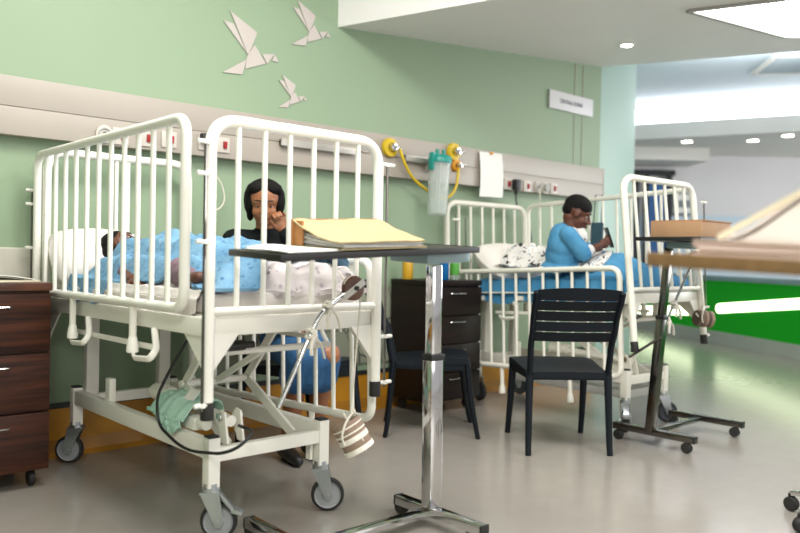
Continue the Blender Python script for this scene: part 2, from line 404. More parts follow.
# door, window panel on far wall
bm = nb(); farbox(bm, F(646), F(664.5), 0, 2.42, 0, .06); d = struct('door_1', bm, 'door')
bm = nb(); farbox(bm, F(632), F(671), 2.48, 2.57, 0, .12); farbox(bm, F(632), F(636), 0, 2.5, 0, .1); farbox(bm, F(664.5), F(668.5), 0, 2.5, 0, .1); farbox(bm, F(642), F(646), 0, 2.5, 0, .1); struct('trim_7', bm, 'frameblk')
c = FO+r2*F(681)-w2*.03
t = thing('wall_notice_board', 'blurred grey panel on the far wall behind the right bed end', 'notice board', (c.x, c.y, 2.02), FR)
bm = nb(); box(bm, (0, 0, 0), (.38, .05, .44), bev=.01); obj('board', bm, 'monitor', t)
bm = nb(); box(bm, (0, -.03, .1), (.33, .012, .1)); box(bm, (0, -.03, -.12), (.33, .012, .09)); obj('sheet', bm, 'paper', t)
t = thing('ceiling_vent', 'grey air vent grille in the high pale blue ceiling', 'air vent', (9.62, 3.72, 3.395), R(-50))
bm = nb(); box(bm, (0, 0, 0), (.8, .8, .02)); obj('vent_panel', bm, 'grille', t)
bm = nb()
for k in (-1, 1): box(bm, (k*.42, 0, -.01), (.05, .88, .03)); box(bm, (0, k*.42, -.01), (.88, .05, .03))
obj('vent_frame', bm, 'plaster', t)
bm = nb()
for k in range(9): box(bm, (0, -.36+k*.09, -.014), (.8, .02, .014), Matrix.Rotation(R(30), 3, 'X'))
obj('vent_slats', bm, 'grille', t)
# green counter front
gd = V(.515, .857, 0); gn = V(-.857, .515, 0); g0 = V(9.25, 4.2, 0); ga = math.atan2(gd.y, gd.x)
t = thing('nurse_counter', 'long green fronted counter with grey top edge across the far floor', 'counter', tuple(g0), ga)
# local x along the counter (away from camera), local y: towards camera is +y
def gx(bm, s0, s1, z0, z1, y0, y1, bev=0): return box(bm, ((s0+s1)/2, (y0+y1)/2, (z0+z1)/2), (s1-s0, abs(y1-y0), z1-z0), bev=bev)
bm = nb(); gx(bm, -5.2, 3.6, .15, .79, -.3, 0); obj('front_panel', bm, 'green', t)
bm = nb(); gx(bm, -5.2, 3.6, 0, .15, -.3, .012); obj('plinth', bm, 'plinth', t)
bm = nb(); gx(bm, -5.25, 3.6, .79, .85, -.5, .05, .01); obj('counter_top', bm, 'countertop', t)
def sun_streak(s0, z0, s1, z1, h):  # slanted sun streak on the counter front, made as a glowing strip
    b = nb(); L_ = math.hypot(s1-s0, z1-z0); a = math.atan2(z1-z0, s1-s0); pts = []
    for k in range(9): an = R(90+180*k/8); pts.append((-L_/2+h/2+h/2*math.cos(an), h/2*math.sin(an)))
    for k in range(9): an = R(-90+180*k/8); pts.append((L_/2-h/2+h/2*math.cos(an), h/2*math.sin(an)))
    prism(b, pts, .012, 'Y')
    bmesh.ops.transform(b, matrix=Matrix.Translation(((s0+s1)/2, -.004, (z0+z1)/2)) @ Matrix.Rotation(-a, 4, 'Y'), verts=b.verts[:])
    obj('sun_streak_strip', b, 'glow', t, smooth=False)
sun_streak(.50, .435, -2.4, .80-.06, .115); sun_streak(3.55, .195, 1.0, .375, .12)
# ------------------------------------------------------------------ wall fittings
TY = WY-.07
t = thing('wall_trunking', 'long beige service trunking panel along the green wall behind the beds', 'wall trunking', (1.9, WY, 1.68))
bm = nb(); box(bm, (0, -.036, .07), (7.83, .07, .139), bev=.004); box(bm, (0, -.036, -.068), (7.83, .07, .131), bev=.004); obj('cover_panel', bm, 'trunk', t)
bm = nb(); box(bm, (0, -.034, .0), (7.82, .062, .012)); obj('groove', bm, 'trunkline', t)
bm = nb(); box(bm, (3.915, -.036, 0), (.012, .074, .28)); obj('end_cap', bm, 'trunkline', t)
def socket(x, z, label, kind='red', w=.085):
    t = thing('wall_socket', label, 'socket', (x, TY, z), 0, 'sockets on the wall trunking')
    b = nb()
    if kind in ('red', 'plug', 'redonly'): box(b, (0, -.005, 0), (w, .01, .085), bev=.003)
    else: cyl(b, (0, -.006, 0), .045, .012, 'Y', 24, bev=.003)
    obj('face_plate', b, 'splate', t)
    if kind == 'red': b = nb(); box(b, (.012, -.014, 0), (.021, .014, .04), Matrix.Rotation(R(8), 3, 'X'), .003); obj('rocker_switch', b, 'red', t)
    if kind == 'round': b = nb(); tube(b, [(.028*math.cos(a), -.013, .028*math.sin(a)) for a in (2*math.pi*k/18 for k in range(18))], .006, 6, True); obj('socket_ring', b, 'greyplastic', t); b = nb(); cyl(b, (0, -.013, 0), .012, .006, 'Y', 12); obj('inlet', b, 'black', t)
    if kind == 'grey': b = nb(); cyl(b, (0, -.022, 0), .03, .03, 'Y', 18, bev=.004); obj('inlet', b, 'greyplastic', t)
    return t
socket(1.45, 1.60, 'plain white round socket at the left end of the trunking sockets', 'round')
socket(1.53, 1.598, 'red rocker socket furthest left, seen through the left crib side')
socket(1.665, 1.605, 'second red rocker socket from the left on the trunking')
socket(1.79, 1.612, 'third red rocker socket, beside the near corner of the left crib side', 'red')
socket(2.105, 1.618, 'red rocker socket between the left crib side and its front gate')
t = socket(2.0, 1.62, 'socket holding a dark plug with a looped white lead, behind the crib corner', 'red')
b = nb(); box(b, (-.02, -.03, .02), (.035, .04, .05), bev=.006); obj('plug', b, 'cable', t)
b = nb(); tube(b, fillet([(.0, -.03, 0), (.03, -.03, -.15), (.10, -.02, -.22), (.12, -.02, -.32), (.06, -.02, -.38), (.02, -.02, -.30)], .08), .004, 6); obj('lead', b, 'string', t)
socket(3.115, 1.727, 'round white gas outlet beside the crib gate corner', 'round')
socket(4.525, 1.59, 'red rocker socket just right of the hanging paper')
t = socket(4.60, 1.586, 'socket with a black plug and drooping black lead over the second bed', 'plug')
b = nb(); box(b, (0, -.035, 0), (.062, .05, .085), bev=.012); cyl(b, (0, -.03, -.05), .014, .05, seg=10); obj('plug', b, 'cable', t)
b = nb(); tube(b, fillet([(0, -.03, -.06), (.01, -.025, -.15), (.1, -.02, -.22), (.2, -.02, -.33), (.21, -.03, -.5)], .12), .006, 8); obj('lead', b, 'cable', t)
socket(4.76, 1.588, 'red rocker socket between the black plug and the white round outlet')
t = socket(4.895, 1.592, 'white round outlet with a thin white lead hanging from it', 'round')
b = nb(); tube(b, fillet([(0, -.02, -.01), (.0, -.03, -.05), (.01, -.02, -.22), (.02, -.02, -.5)], .05), .005, 6); obj('lead', b, 'string', t)
socket(4.985, 1.592, 'small grey round knob outlet left of the last red socket', 'grey')
socket(5.10, 1.594, 'red rocker socket furthest right on the trunking')
def medrail(x0, x1, z, label):
    t = thing('equipment_rail', label, 'equipment rail', ((x0+x1)/2, TY, z), 0, 'metal equipment rails'); L_ = x1-x0
    b = nb(); box(b, (0, -.032, 0), (L_, .012, .042), bev=.003); obj('rail_bar', b, 'railmetal', t)
    b = nb()
    for k in (-.46, .46): box(b, (k*L_, -.014, 0), (.03, .028, .036))
    obj('rail_bracket', b, 'dchrome', t)
medrail(2.47, 3.03, 1.675, 'long metal equipment rail on the trunking seen through the crib gate')
medrail(3.45, 3.74, 1.68, 'short metal equipment rail on the trunking left of the suction jar')
def regulator(x, z, label, m, r=.05):
    t = thing('gas_outlet', label, 'gas outlet', (x, TY, z), 0, 'yellow gas outlets')
    b = nb(); lathe(b, [(r, 0), (r*1.08, .01), (r, .03), (r*.55, .034), (r*.5, .028)], 24, rot=Matrix.Rotation(R(90), 3, 'X')); obj('outlet_ring', b, m, t)
    b = nb(); cyl(b, (0, -.045, 0), r*.42, .05, 'Y', 16, bev=.004); cyl(b, (.03, -.055, 0), .011, .06, 'X', 12); obj('connector', b, 'chrome', t)
    return t
t = regulator(3.325, 1.735, 'yellow gas outlet with yellow hose beside the crib gate corner', 'yellow', .06)
b = nb(); tube(b, fillet([(.05, -.055, 0), (.08, -.06, -.08), (.17, -.05, -.19), (.33, -.05, -.27), (.45, -.04, -.30), (.56, -.035, -.29), (.62, -.035, -.2), (.63, -.04, -.06)], .2, 8), .0105, 10); obj('hose', b, 'hoseY', t)
regulator(3.925, 1.77, 'yellow and chrome gas outlet highest above the suction jar', 'yellow', .06)
regulator(3.95, 1.675, 'smaller orange yellow gas outlet just below the highest one', 'amber', .042)
t = thing('suction_jar', 'clear plastic suction jar with teal lid hanging on the trunking', 'suction jar', (3.655, 3.745, 1.30), rot=(0, R(3), 0))
b = nb(); lathe(b, [(.058, 0), (.066, .01), (.076, .36), (.078, .365), (.071, .36), (.06, .014)], 28); obj('jar', b, 'clear', t)
b = nb(); lathe(b, [(.081, .355), (.083, .385), (.07, .405), (.03, .415)], 28); cyl(b, (-.03, 0, .425), .014, .04); cyl(b, (.03, 0, .43), .012, .045); box(b, (-.075, 0, .36), (.03, .04, .12), bev=.008); obj('lid', b, 'teal', t)
b = nb(); cyl(b, (.0, 0, .19), .011, .32, seg=10); cyl(b, (.022, .01, .19), .004, .34, seg=8); obj('inner_tube', b, 'hoseC', t)
b = nb(); box(b, (.0, .09, .33), (.05, .06, .05)); obj('bracket', b, 'railmetal', t)
t = thing('hanging_notice', 'blank white paper sheet clipped over the trunking edge', 'paper', (4.325, TY-.012, 1.64), 0, rot=(0, R(-1.5), 0))
b = nb(); cloth(b, lambda u, v: (lerp(-.125, .125, u), -.012*math.sin(v*3)-.006*u*v, lerp(.165, -.165, v)), 8, 10, .0015); obj('sheet', b, 'paper', t)
b = nb(); box(b, (.0, -.004, .16), (.03, .02, .02), bev=.003); obj('clip', b, 'amber', t)
# sign board
t = thing('ward_sign', 'small white ward name sign high on the green wall', 'sign', (5.40, WY-.012, 2.338))
b = nb(); box(b, (0, 0, 0), (.61, .016, .15), bev=.003); obj('sign_board', b, 'sign', t)
cu = bpy.data.curves.new('lettering', 'FONT'); cu.body = 'CENTRAL BURNS'; cu.size = .05; cu.align_x = 'CENTER'; cu.align_y = 'CENTER'; cu.extrude = .001
o = bpy.data.objects.new('lettering', cu); COL.objects.link(o); dg = bpy.context.evaluated_depsgraph_get()
me = bpy.data.meshes.new_from_object(o.evaluated_get(dg)); bpy.data.objects.remove(o); me.materials.clear(); me.materials.append(M['ink'])
o = bpy.data.objects.new('lettering', me); COL.objects.link(o); o.parent = t; o.location = (-.01, -.0095, -.002); o.rotation_euler = (R(90), 0, 0); o.scale = (.82, 1, 1)
# paper crane birds: folded facets
def bird(label, cx, cz, s):
    t = thing('bird_decal', label, 'wall decal', (cx, WY-.003, cz), 0, 'white bird decals')
    fac = {'wing_front': [(-.136, .156), (.039, .07), (.035, .047), (-.016, -.075)], 'wing_back': [(-.178, .092), (-.113, .088), (-.023, -.064), (-.03, -.056)],
           'body': [(.026, -.005), (.103, -.1), (-.035, -.156), (-.023, -.081)], 'tail': [(-.177, -.199), (-.025, -.099), (-.053, -.19)],
           'head': [(.077, -.05), (.163, -.034), (.111, -.1)], 'beak': [(.164, -.036), (.191, -.076), (.144, -.077)]}
    for n_, P in fac.items():
        b = nb(); prism(b, [(x*s, z*s) for x, z in P], -.004, 'Y'); obj(n_, b, 'sticker', t, smooth=False)
bird('largest white folded bird decal, left on the green wall', 2.313, 2.238, 1)
bird('white folded bird decal nearest the ceiling, right of the largest', 2.734, 2.442, .77)
bird('smallest white folded bird decal, lowest of the three', 2.606, 2.007, .55)
# ------------------------------------------------------------------ beds
def caster(parent, x, y, ztop, ang, d=.13, brake=False, wheel='wheel'):
    """fork under a post at (x,y); wheel trails in direction ang"""
    r = d/2; dx, dy = math.cos(ang), math.sin(ang); ox, oy = x+dx*.03, y+dy*.03
    rot = Matrix.Rotation(ang, 3, 'Z'); px_ = V(-dy, dx, 0)
    b = nb(); cyl(b, (x, y, ztop-.008), .026, .016, seg=16); cyl(b, (x, y, ztop-.022), .032, .014, seg=16)
    for s in (-1, 1):
        pr = nb(); prism(pr, [(-.034, ztop-.03), (.034, ztop-.03), (.05, r+.01), (.04, r-.018), (.022, r-.018), (.005, r+.02)], .005, 'Y')
        bmesh.ops.transform(pr, matrix=Matrix.Translation((x, y, 0)+px_*(s*.026) if False else Vector((x, y, 0))+px_*(s*.026-.0025)) @ rot.to_4x4(), verts=pr.verts[:])
        me = bpy.data.meshes.new('tmp'); pr.to_mesh(me); pr.free(); b.from_mesh(me); bpy.data.meshes.remove(me)
    box(b, (x, y, ztop-.032), (.07, .056, .008), rot)
    cyl(b, (ox, oy, r), .008, .07, tuple(px_), 10)
    f = obj('caster_fork', b, 'zinc', parent)
    b = nb(); q = px_.to_track_quat('Z', 'Y').to_matrix()
    lathe(b, [(r*.8, -.016), (r*.96, -.014), (r, -.006), (r, .006), (r*.96, .014), (r*.8, .016)], 28, (ox, oy, r), q, True); w = obj('caster_tyre', b, 'rubber', f)
    b = nb(); lathe(b, [(.012, -.019), (r*.3, -.019), (r*.36, -.012), (r*.7, -.012), (r*.8, -.018), (r*.8, .018), (r*.7, .012), (r*.36, .012), (r*.3, .019), (.012, .019)], 28, (ox, oy, r), q); obj('wheel_hub', b, wheel, f)
    if brake:
        b = nb(); c = V(x, y, 0)-V(dx, dy, 0)*0
        bar(b, V(x, y, ztop-.035)-V(dx, dy, 0)*-.03, V(x, y, r+.035)+V(dx, dy, 0)*.085, .034, .012, bev=.003)
        bar(b, V(x, y, r+.04)+V(dx, dy, 0)*.075, V(x, y, r+.03)+V(dx, dy, 0)*.115, .05, .014, bev=.004); obj('brake_pedal', b, 'zinc', f)
    return f
PR, BR = .0185, .0098
def side_panel(bed, U, x, y0, y1, drop, out, nbar=11, m='white', pit=0):
    """drop side: closed rounded frame in the plane x, top at 1.485-drop"""
    zt, zb = 1.462-drop, .828-drop
    X = U @ Matrix.Translation((0, (y0+y1)/2, (zt+zb)/2)) @ Matrix.Rotation(pit, 4, 'X') @ Matrix.Translation((0, -(y0+y1)/2, -(zt+zb)/2))
    b = nb(); tube(b, fillet([(x, y0, zb), (x, y1, zb), (x, y1, zt), (x, y0, zt)], .066, 7, True), PR*.95, 12, True)
    p = obj('side_panel', b, m, bed, X)
    for k in range(nbar):
        y = lerp(y0, y1, (k+1)/(nbar+1)); b = nb(); cyl(b, (x, y, (zt+zb)/2), BR, zt-zb, seg=10); obj('bar', b, m, p, X)
    for f in (.27, .68):
        y = lerp(y0, y1, f); b = nb(); cyl(b, (x, y, zb-.075), .0135, .15, seg=12); lathe(b, [(.015, 0), (.022, .004), (.022, .02), (.017, .05), (.014, .06)], 14, (x, y, zb-.185)); obj('stop_foot', b, m, p, X)
    s = .012 if out > 0 else -.012
    return p
def guide_rod(bed, U, x, y, z0, z1, pegs, m='white', px_dir=(1, 0)):
    b = nb(); cyl(b, (x, y, (z0+z1)/2), .0048, z1-z0, seg=8); r = obj('guide_rod', b, 'dchrome', bed, U)
    for z in pegs:
        b = nb(); tube(b, [(x-px_dir[0]*.028, y-px_dir[1]*.028, z), (x+px_dir[0]*.034, y+px_dir[1]*.034, z)], .0075, 8); cyl(b, (x, y, z), .011, .014, seg=10); obj('peg', b, m, r, U)
    return r
def end_panel(bed, U, y, x0, x1, ztop, zbot, rail, nbar=6, m='white', tips=True):
    b = nb(); tube(b, fillet([(x0, y, zbot), (x0, y, ztop), (x1, y, ztop), (x1, y, zbot)], .10, 8), PR*1.08, 14)
    tube(b, [(x0, y, rail), (x1, y, rail)], .014, 10)
    p = obj('foot_panel' if tips else 'head_panel', b, m, bed, U)
    for k in range(nbar):
        x = lerp(x0, x1, (k+1)/(nbar+1)); b = nb(); cyl(b, (x, y, (ztop+rail)/2), BR, ztop-rail, seg=10); obj('bar', b, m, p, U)
    if tips:
        for x in (x0, x1):
            b = nb(); cyl(b, (x, y, zbot-.002), PR*1.2, .06, seg=16, bev=.004); obj('rubber_tip', b, 'rubber', p, U)
    return p
def make_bed(label, loc, rz, L, hw, xl, xr, dl, dr, pitch, m, xb, yb, brakes, wheel='wheel', prl=0, prr=0, cover=False, ry=(0, 0), lean=0, hx=0):
    bed = thing('hospital_crib', label, 'crib', loc, rz, 'white steel hospital cribs')
    U = Matrix.Translation((0, L/2, .75)) @ Matrix.Rotation(-pitch, 4, 'X') @ Matrix.Translation((0, -L/2, -.75))
    UF = U @ Matrix.Translation((0, 0, .8)) @ Matrix.Rotation(-lean, 4, 'X') @ Matrix.Translation((0, 0, -.8))
    end_panel(bed, UF, 0, -hw, hw, 1.452+lean*.4, .50, .822, m=m)
    hp = end_panel(bed, U, L-.02, -hw+hx, hw, 1.445 if hx else 1.487, .62, .80, nbar=6 if hx else 0, m=m, tips=False)
    if not hx:
        for x in (-.03, .03): b = nb(); cyl(b, (x, L-.02, 1.14), BR, .69, seg=10); obj('bar', b, m, hp, U)
    side_panel(bed, U, xl, .085, L-.02, dl, -1, m=m, pit=prl)
    side_panel(bed, U, xr, .06+ry[0], L-.02+ry[1], dr, 1, m=m, pit=prr)
    fi = .01 if xl < -hw-.03 else .075
    # upper frame with corner plates and mattress deck
    b = nb()
    for x in (-hw+fi, hw-.01): bar(b, (x, .02, .77), (x, L-.04, .77), .035, .062, bev=.004)
    for y in (.03, L-.06): bar(b, (-hw, y, .77), (hw, y, .77), .035, .062, bev=.004)
    for y in (.45, .85, 1.2): bar(b, (-hw+.02, y, .765), (hw-.02, y, .765), .04, .03)
    for x in (-hw+fi-.006, hw-.012):
        for y0, s in ((.02, 1), (L-.05, -1)):
            pr = nb(); prism(pr, [(y0, .80), (y0+s*.16, .745), (y0+s*.06, .66), (y0, .60)], .008, 'X'); bmesh.ops.translate(pr, vec=(x, 0, 0), verts=pr.verts[:])
            me = bpy.data.meshes.new('tmp'); pr.to_mesh(me); pr.free(); b.from_mesh(me); bpy.data.meshes.remove(me)
    for s in (-1, 1):
        pr = nb(); prism(pr, [(s*hw, .75), (s*(hw-.12), .745), (s*(hw-.02), .62), (s*hw, .60)], .006, 'Y'); bmesh.ops.translate(pr, vec=(0, .006, 0), verts=pr.verts[:])
        me = bpy.data.meshes.new('tmp'); pr.to_mesh(me); pr.free(); b.from_mesh(me); bpy.data.meshes.remove(me)
    obj('mattress_frame', b, m, bed, U)
    b = nb(); box(b, (0, L/2, .802), (hw*2-.05, L-.1, .008)); obj('mattress_deck', b, 'white2', bed, U)
    # latches: hooked straps under the drop sides and the release bar joining them
    for x, s, d in ((xl, -1, dl), (xr, 1, dr)):
        lt = None
        for f in (.27, .68):
            y = lerp(.045, L-.005, f)-.05
            b = nb(); tube(b, fillet([(x-s*.035, y-.03, .74), (x-s*.025, y-.07, .67), (x, y-.07, .635), (x+s*.005, y+.05, .628), (x, y+.07, .645)], .02, 4), .0125, 8, flat=.55); lt = obj('latch', b, m, bed, U)
        b = nb(); bar(b, (x-s*.045, .36, .668), (x-s*.045, L*.75, .668), .012, .02, bev=.002); obj('release_bar', b, m, bed, U)
    # guide rods for the drop sides
    if dl == 0:
        guide_rod(bed, U, xl+.018, -.012, .50, 1.37, (1.372, 1.27, 1.05, .52), m)
        guide_rod(bed, U, xl-.012, L+.018, .86, 1.30, (1.30, 1.235, 1.03), m, (1, 0))
    else:
        guide_rod(bed, U, xl-.02, L-.05, 1.08, 1.36, (1.32,), m); guide_rod(bed, U, xl+.10, L-.03, 1.08, 1.34, (), m)
        for x, y in ((xl-.02, L-.05), (xl+.10, L-.03)): b = nb(); lathe(b, [(.012, 0), (.026, .008), (.026, .035), (.01, .05)], 14, (x, y, 1.045)); obj('rod_knob', b, 'black', bed, U)
    guide_rod(bed, U, xr+.012, -.006, .50, 1.37, (1.372, .70, .52), m)
    # lift columns at the head and knee links at the foot
    x0, x1 = xb; y0, y1 = yb
    for x in (x0+.06, x1-.06): b = nb(); bar(b, (x, y1-.02, .33), (x, y1-.02, .77), .06, .045, up=(0, 1, 0), bev=.004); obj('lift_column', b, m, bed)
    for x in (x0+.10, x1-.10):
        b = nb(); bar(b, (x, y0+.05, .31), (x, y0+.40, .49), .012, .04, up=(0, 0, 1)); bar(b, (x, y0+.40, .49), (x, y0+.17, .74), .012, .036, up=(0, 1, 0)); obj('lift_link', b, m, bed)
    b = nb()
    cyl(b, ((x0+x1)/2, y0+.40, .49), .015, x1-x0-.16, 'X', 12); cyl(b, ((x0+x1)/2+.06, y0+.05, .655), .013, x1-x0+.02, 'X', 12)
    bar(b, (x1-.02, y0+.05, .65), (x1-.02, y0+.05, .75), .03, .03); bar(b, ((x0+x1)/2, y0+.05, .655), ((x0+x1)/2, y0+.40, .49), .02, .02)
    obj('lift_cross_tube', b, m, bed)
    # base
    b = nb()
    for x in (x0, x1): bar(b, (x, y0, .318), (x, y1, .318), .04, .066, bev=.004)
    for y in (y0, y1): bar(b, (x0, y, .30), (x1, y, .30), .036, .05, bev=.004)
    for x in (x0, x1):
        for y in (y0, y1): bar(b, (x, y, .185), (x, y, .362), .046, .046, up=(0, 1, 0), bev=.003)
    box(b, (x1-.035, y0+.03, .235), (.012, .03, .06))
    base = obj('base_frame', b, m, bed)
    for x in (x0, x1):
        for y in (y0, y1): b = nb(); box(b, (x, y, .366), (.04, .04, .008), bev=.002); obj('post_cap', b, 'rubber', base)
    for (x, y), (a, br) in zip(((x0, y0), (x1, y0), (x0, y1), (x1, y1)), brakes): caster(bed, x, y, .20, a, .132, br, wheel)
    # actuator along the left base beam
    b = nb(); tube(b, [(x0+.09, y0+.02, .405), (x0+.09, y0+.50, .425)], .021, 14); cyl(b, (x0+.09, y0+.56, .43), .036, .14, 'Y', 16, bev=.005)
    for k in (.06, .125):
        pr = nb(); prism(pr, [(y0-.005, .33), (y0+.035, .33), (y0+.075, .42), (y0+.05, .445), (y0+.02, .44)], .008, 'X'); bmesh.ops.translate(pr, vec=(x0+k, 0, 0), verts=pr.verts[:])
        me = bpy.data.meshes.new('tmp'); pr.to_mesh(me); pr.free(); b.from_mesh(me); bpy.data.meshes.remove(me)
    act = obj('actuator', b, m, bed)
    b = nb(); bar(b, (x0+.02, y1-.35, .34), (x0+.02, y1-.35, .45), .03, .05, up=(0, 1, 0), bev=.006); obj('actuator_bracket', b, m, act)
    for q_ in (.137, .055): b = nb(); cyl(b, (x0+q_, y0+.045, .42), .016, .012, 'X', 14); obj('pivot_bolt', b, 'chrome', act)
    b = nb(); cyl(b, (x0+.1, y0+.03, .68), .02, .09, 'X', 14, bev=.003); cyl(b, (x0+.16, y0+.03, .68), .013, .05, 'X', 12); obj('pivot_bush', b, 'black', act)
    # mattress
    b = nb(); box(b, (fi*.5-.005, L/2-.005, .843), (hw*2-.05-fi, L-.11, .074), bev=.025); obj('mattress', b, cover or 'sheet', bed, U)
    return bed, U
BED1 = ((1.563, 2.292, 0), R(1.2)); BED2 = ((4.295, 2.395, 0), R(-1.0))
bed1, U1 = make_bed('white hospital crib nearest the camera, front gate up, light blue blanket inside', BED1[0], BED1[1], 1.565, .362, -.405, .392, 0, .49, R(.3), 'white', (-.236, .25), (.19, 1.48), ((R(-40), True), (R(-38), False), (R(140), False), (R(60), False)), prr=R(-2))
bed2, U2 = make_bed('white hospital crib further right, left side lowered, sky blue blanket and sitting child', BED2[0], BED2[1], 1.455, .392, -.372, .435, .515, 0, R(2.6), 'white2', (-.21, .21), (.14, 1.36), ((R(-140), True), (R(-38), False), (R(-100), False), (R(-60), False)), wheel='dwheel', cover='bluemat', lean=R(3.6), hx=-.06)
# bed one: black control cable looping down past the actuator
b = nb(); tube(b, fillet([(-.28, .30, .70), (-.285, .42, .58), (-.29, .52, .46), (-.29, .50, .36), (-.285, .30, .30), (-.27, .06, .335), (-.25, -.02, .37), (-.18, -.0, .41), (-.15, .15, .40)], .1, 6), .0058, 8); obj('control_cable', b, 'cable', bed1)
b = nb(); box(b, (-.2, .42, .38), (.05, .16, .05), bev=.01); cyl(b, (-.2, .32, .385), .022, .06, 'Y', 12); obj('motor_housing', b, 'white', bed1)
b = nb(); box(b, (0, .6, .21), (.40, .9, .05), bev=.012); obj('base_cover', b, 'greyplastic', bed2)
def W1(x, y, z): return Matrix.Translation(BED1[0]) @ Matrix.Rotation(BED1[1], 4, 'Z') @ V(x, y, z)
# mint cloth draped over the actuator and base beam
t = thing('mint_cloth', 'mint green cloth with white tag draped over the crib base beam', 'cloth', (1.33, 2.80, .36))
def fm(u, v):
    y = lerp(-.16, .13, u)+.02*math.sin(v*9)*(1-v); s = v
    x = pw(s, [(0, -.047), (.3, -.04), (.55, .055), (.8, .125), (1, .14)]); z = pw(s, [(0, .01-.03*math.sin(u*5)), (.3, .035), (.45, .10), (.65, .105), (1, .03)])
    return (x+.008*nz(u*9, v*5, 3), y, z+.012*nz(u*7, v*7))
b = nb(); cloth(b, fm, 22, 30, .004); obj('cloth_sheet', b, 'mint', t)
b = nb(); box(b, (.035, -.085, .115), (.05, .06, .003), Euler((R(0), R(-45), R(10))).to_matrix()); obj('tag_label', b, 'paper', t)
# traction: rod, pulley and cord tied to the foot gate
def traction(label, loc, p0, p1, ties, wheelm, cord_end, bend=None):
    t = thing('traction_rod', label, 'traction rod', loc, 0, 'traction rods tied to the crib gates'); p0 = V(*p0); p1 = V(*p1); q1 = Vector(bend) if bend else p0.lerp(p1, .6); d = (p1-q1).normalized()
    def at(f): return p0.lerp(q1, f/.8) if f < .8 else q1.lerp(p1, (f-.8)/.2)
    b = nb(); tube(b, fillet([p0, q1, p1], .03, 5), .0085, 10); obj('rod', b, 'chrome', t)
    b = nb(); bar(b, p1-d*.02+V(0, -.02, 0), p1+d*.085+V(0, -.02, 0), .006, .024, up=d.cross(V(0, 1, 0)), bev=.002); bar(b, p1-d*.02+V(0, .014, 0), p1+d*.085+V(0, .014, 0), .006, .024, up=d.cross(V(0, 1, 0)), bev=.002); obj('pulley_bracket', b, 'plate', t)
    b = nb(); lathe(b, [(.012, -.012), (.042, -.012), (.046, -.009), (.038, 0), (.046, .009), (.042, .012), (.012, .012)], 26, p1+d*.04+V(0, -.003, 0), Matrix.Rotation(R(90), 3, 'X')); w = obj('pulley_wheel', b, wheelm, t)
    b = nb(); cyl(b, p1+d*.04+V(0, -.026, 0), .009, .008, 'Y', 12); obj('axle_bolt', b, 'black', w)
    b = nb(); c = p1+d*.04; e = V(*cord_end); r_ = .042
    tube(b, [c+V(r_*math.cos(a), 0, r_*math.sin(a)) for a in (R(160-20*k) for k in range(9))]+[e+V(.005, 0, 0)], .0032, 6); tube(b, [c+V(-.03, .01, .03), c+V(-.03, .05, .06)], .003, 6); obj('cord', b, 'string', t)
    for k, f in enumerate(ties):
        q = at(f); b = nb()
        for j in range(3):
            a = R(30+50*j+k*25); tube(b, [q+V(.018*math.cos(s)*math.cos(a), -.002+.018*math.sin(s), .024*math.cos(s)*math.sin(a)) for s in (2*math.pi*i/10 for i in range(10))], .006, 6, True)
        tube(b, fillet([q+V(.01, -.02, 0), q+V(-.02, -.03, -.03), q+V(-.012, -.025, -.07)], .02, 4), .007, 6, rr=None); tube(b, fillet([q+V(0, -.02, 0), q+V(.025, -.028, -.03), q+V(.045, -.022, -.085)], .02, 4), .010, 6, flat=.3)
        obj('bandage_tie', b, 'bandage', t)
    return t
T1 = (1.447, 2.243, .49)
traction('chrome traction rod with brown pulley tied to the near crib front gate', T1, (0, 0, 0), (.271, -.01, .387), (.62, .86), 'pulley', (.275, -.05, -.04), bend=(.169, 0, .318))
T2 = (4.10, 2.345, .55)
traction('chrome traction rod tied with white bandage to the far crib end gate', T2, (0, 0, 0), (.36, -.01, .46), (.35, .62), 'weightd', (.455, -.045, .19))
def weight(label, loc, r, h, axis, m1, m2):
    t = thing('traction_weight', label, 'weight', loc, 0, 'hanging traction weights'); q = Vector(axis).to_track_quat('Z', 'Y').to_matrix()
    prof = []
    b = nb(); lathe(b, [(r*.5, -h/2), (r*.92, -h/2), (r, -h/2+.01), (r*.97, -.006), (r*.97, .006), (r, h/2-.012), (r*.94, h/2), (r*.5, h/2)], 28, (0, 0, 0), q); obj('weight_roll', b, m1, t)
    b = nb()
    for k, z in enumerate((-.36, -.16, .05, .42)): lathe(b, [(r*.98, h*z-.010*(1 if z > 0 else .3)), (r*1.03, h*z-.008*(1 if z > 0 else .3)), (r*1.035, h*z+.008*(1 if z > 0 else .3)), (r*.98, h*z+.010*(1 if z > 0 else .3))], 28, (0, 0, 0), q)
    obj('bandage_wrap', b, m2, t)
    b = nb(); lathe(b, [(.01, h/2-.004), (r*.4, h/2), (r*.55, h/2+.003), (r*.55, h/2-.006)], 20, (0, 0, 0), q); obj('roll_core', b, 'zinc', t)
    b = nb(); ax = Vector(axis).normalized(); side = ax.cross(V(0, -1, 0)).normalized()
    L_ = [ax*(-h*.6)+V(-.02, -.02, .03), ax*(-h*.52)+V(0, -.05, -.02), ax*(0)+V(0, -r*1.08, 0), ax*(h*.55)+V(0, -r*.6, 0), ax*(h*.58)+V(0, .02, .03), V(0, r*1.07, .03), V(.01, .02, r*1.25), V(.0, 0, r*1.6)]
    tube(b, fillet(L_, .03, 4), .0045, 6); tube(b, fillet([V(0, 0, r*1.6), V(-.06, -.03, r*1.1), V(-.075, -.03, .01), V(-.06, -.03, -.02)], .03, 4), .0042, 6); ell(b, (0, 0, r*1.58), (.009, .009, .012), sub=2); obj('cord_loop', b, 'string', t)
    return t
weight('bandage wrapped weight hanging low from the near crib front gate', (1.737, 2.193, .362), .056, .115, (.35, -.35, -.85), 'weightb', 'bandage')
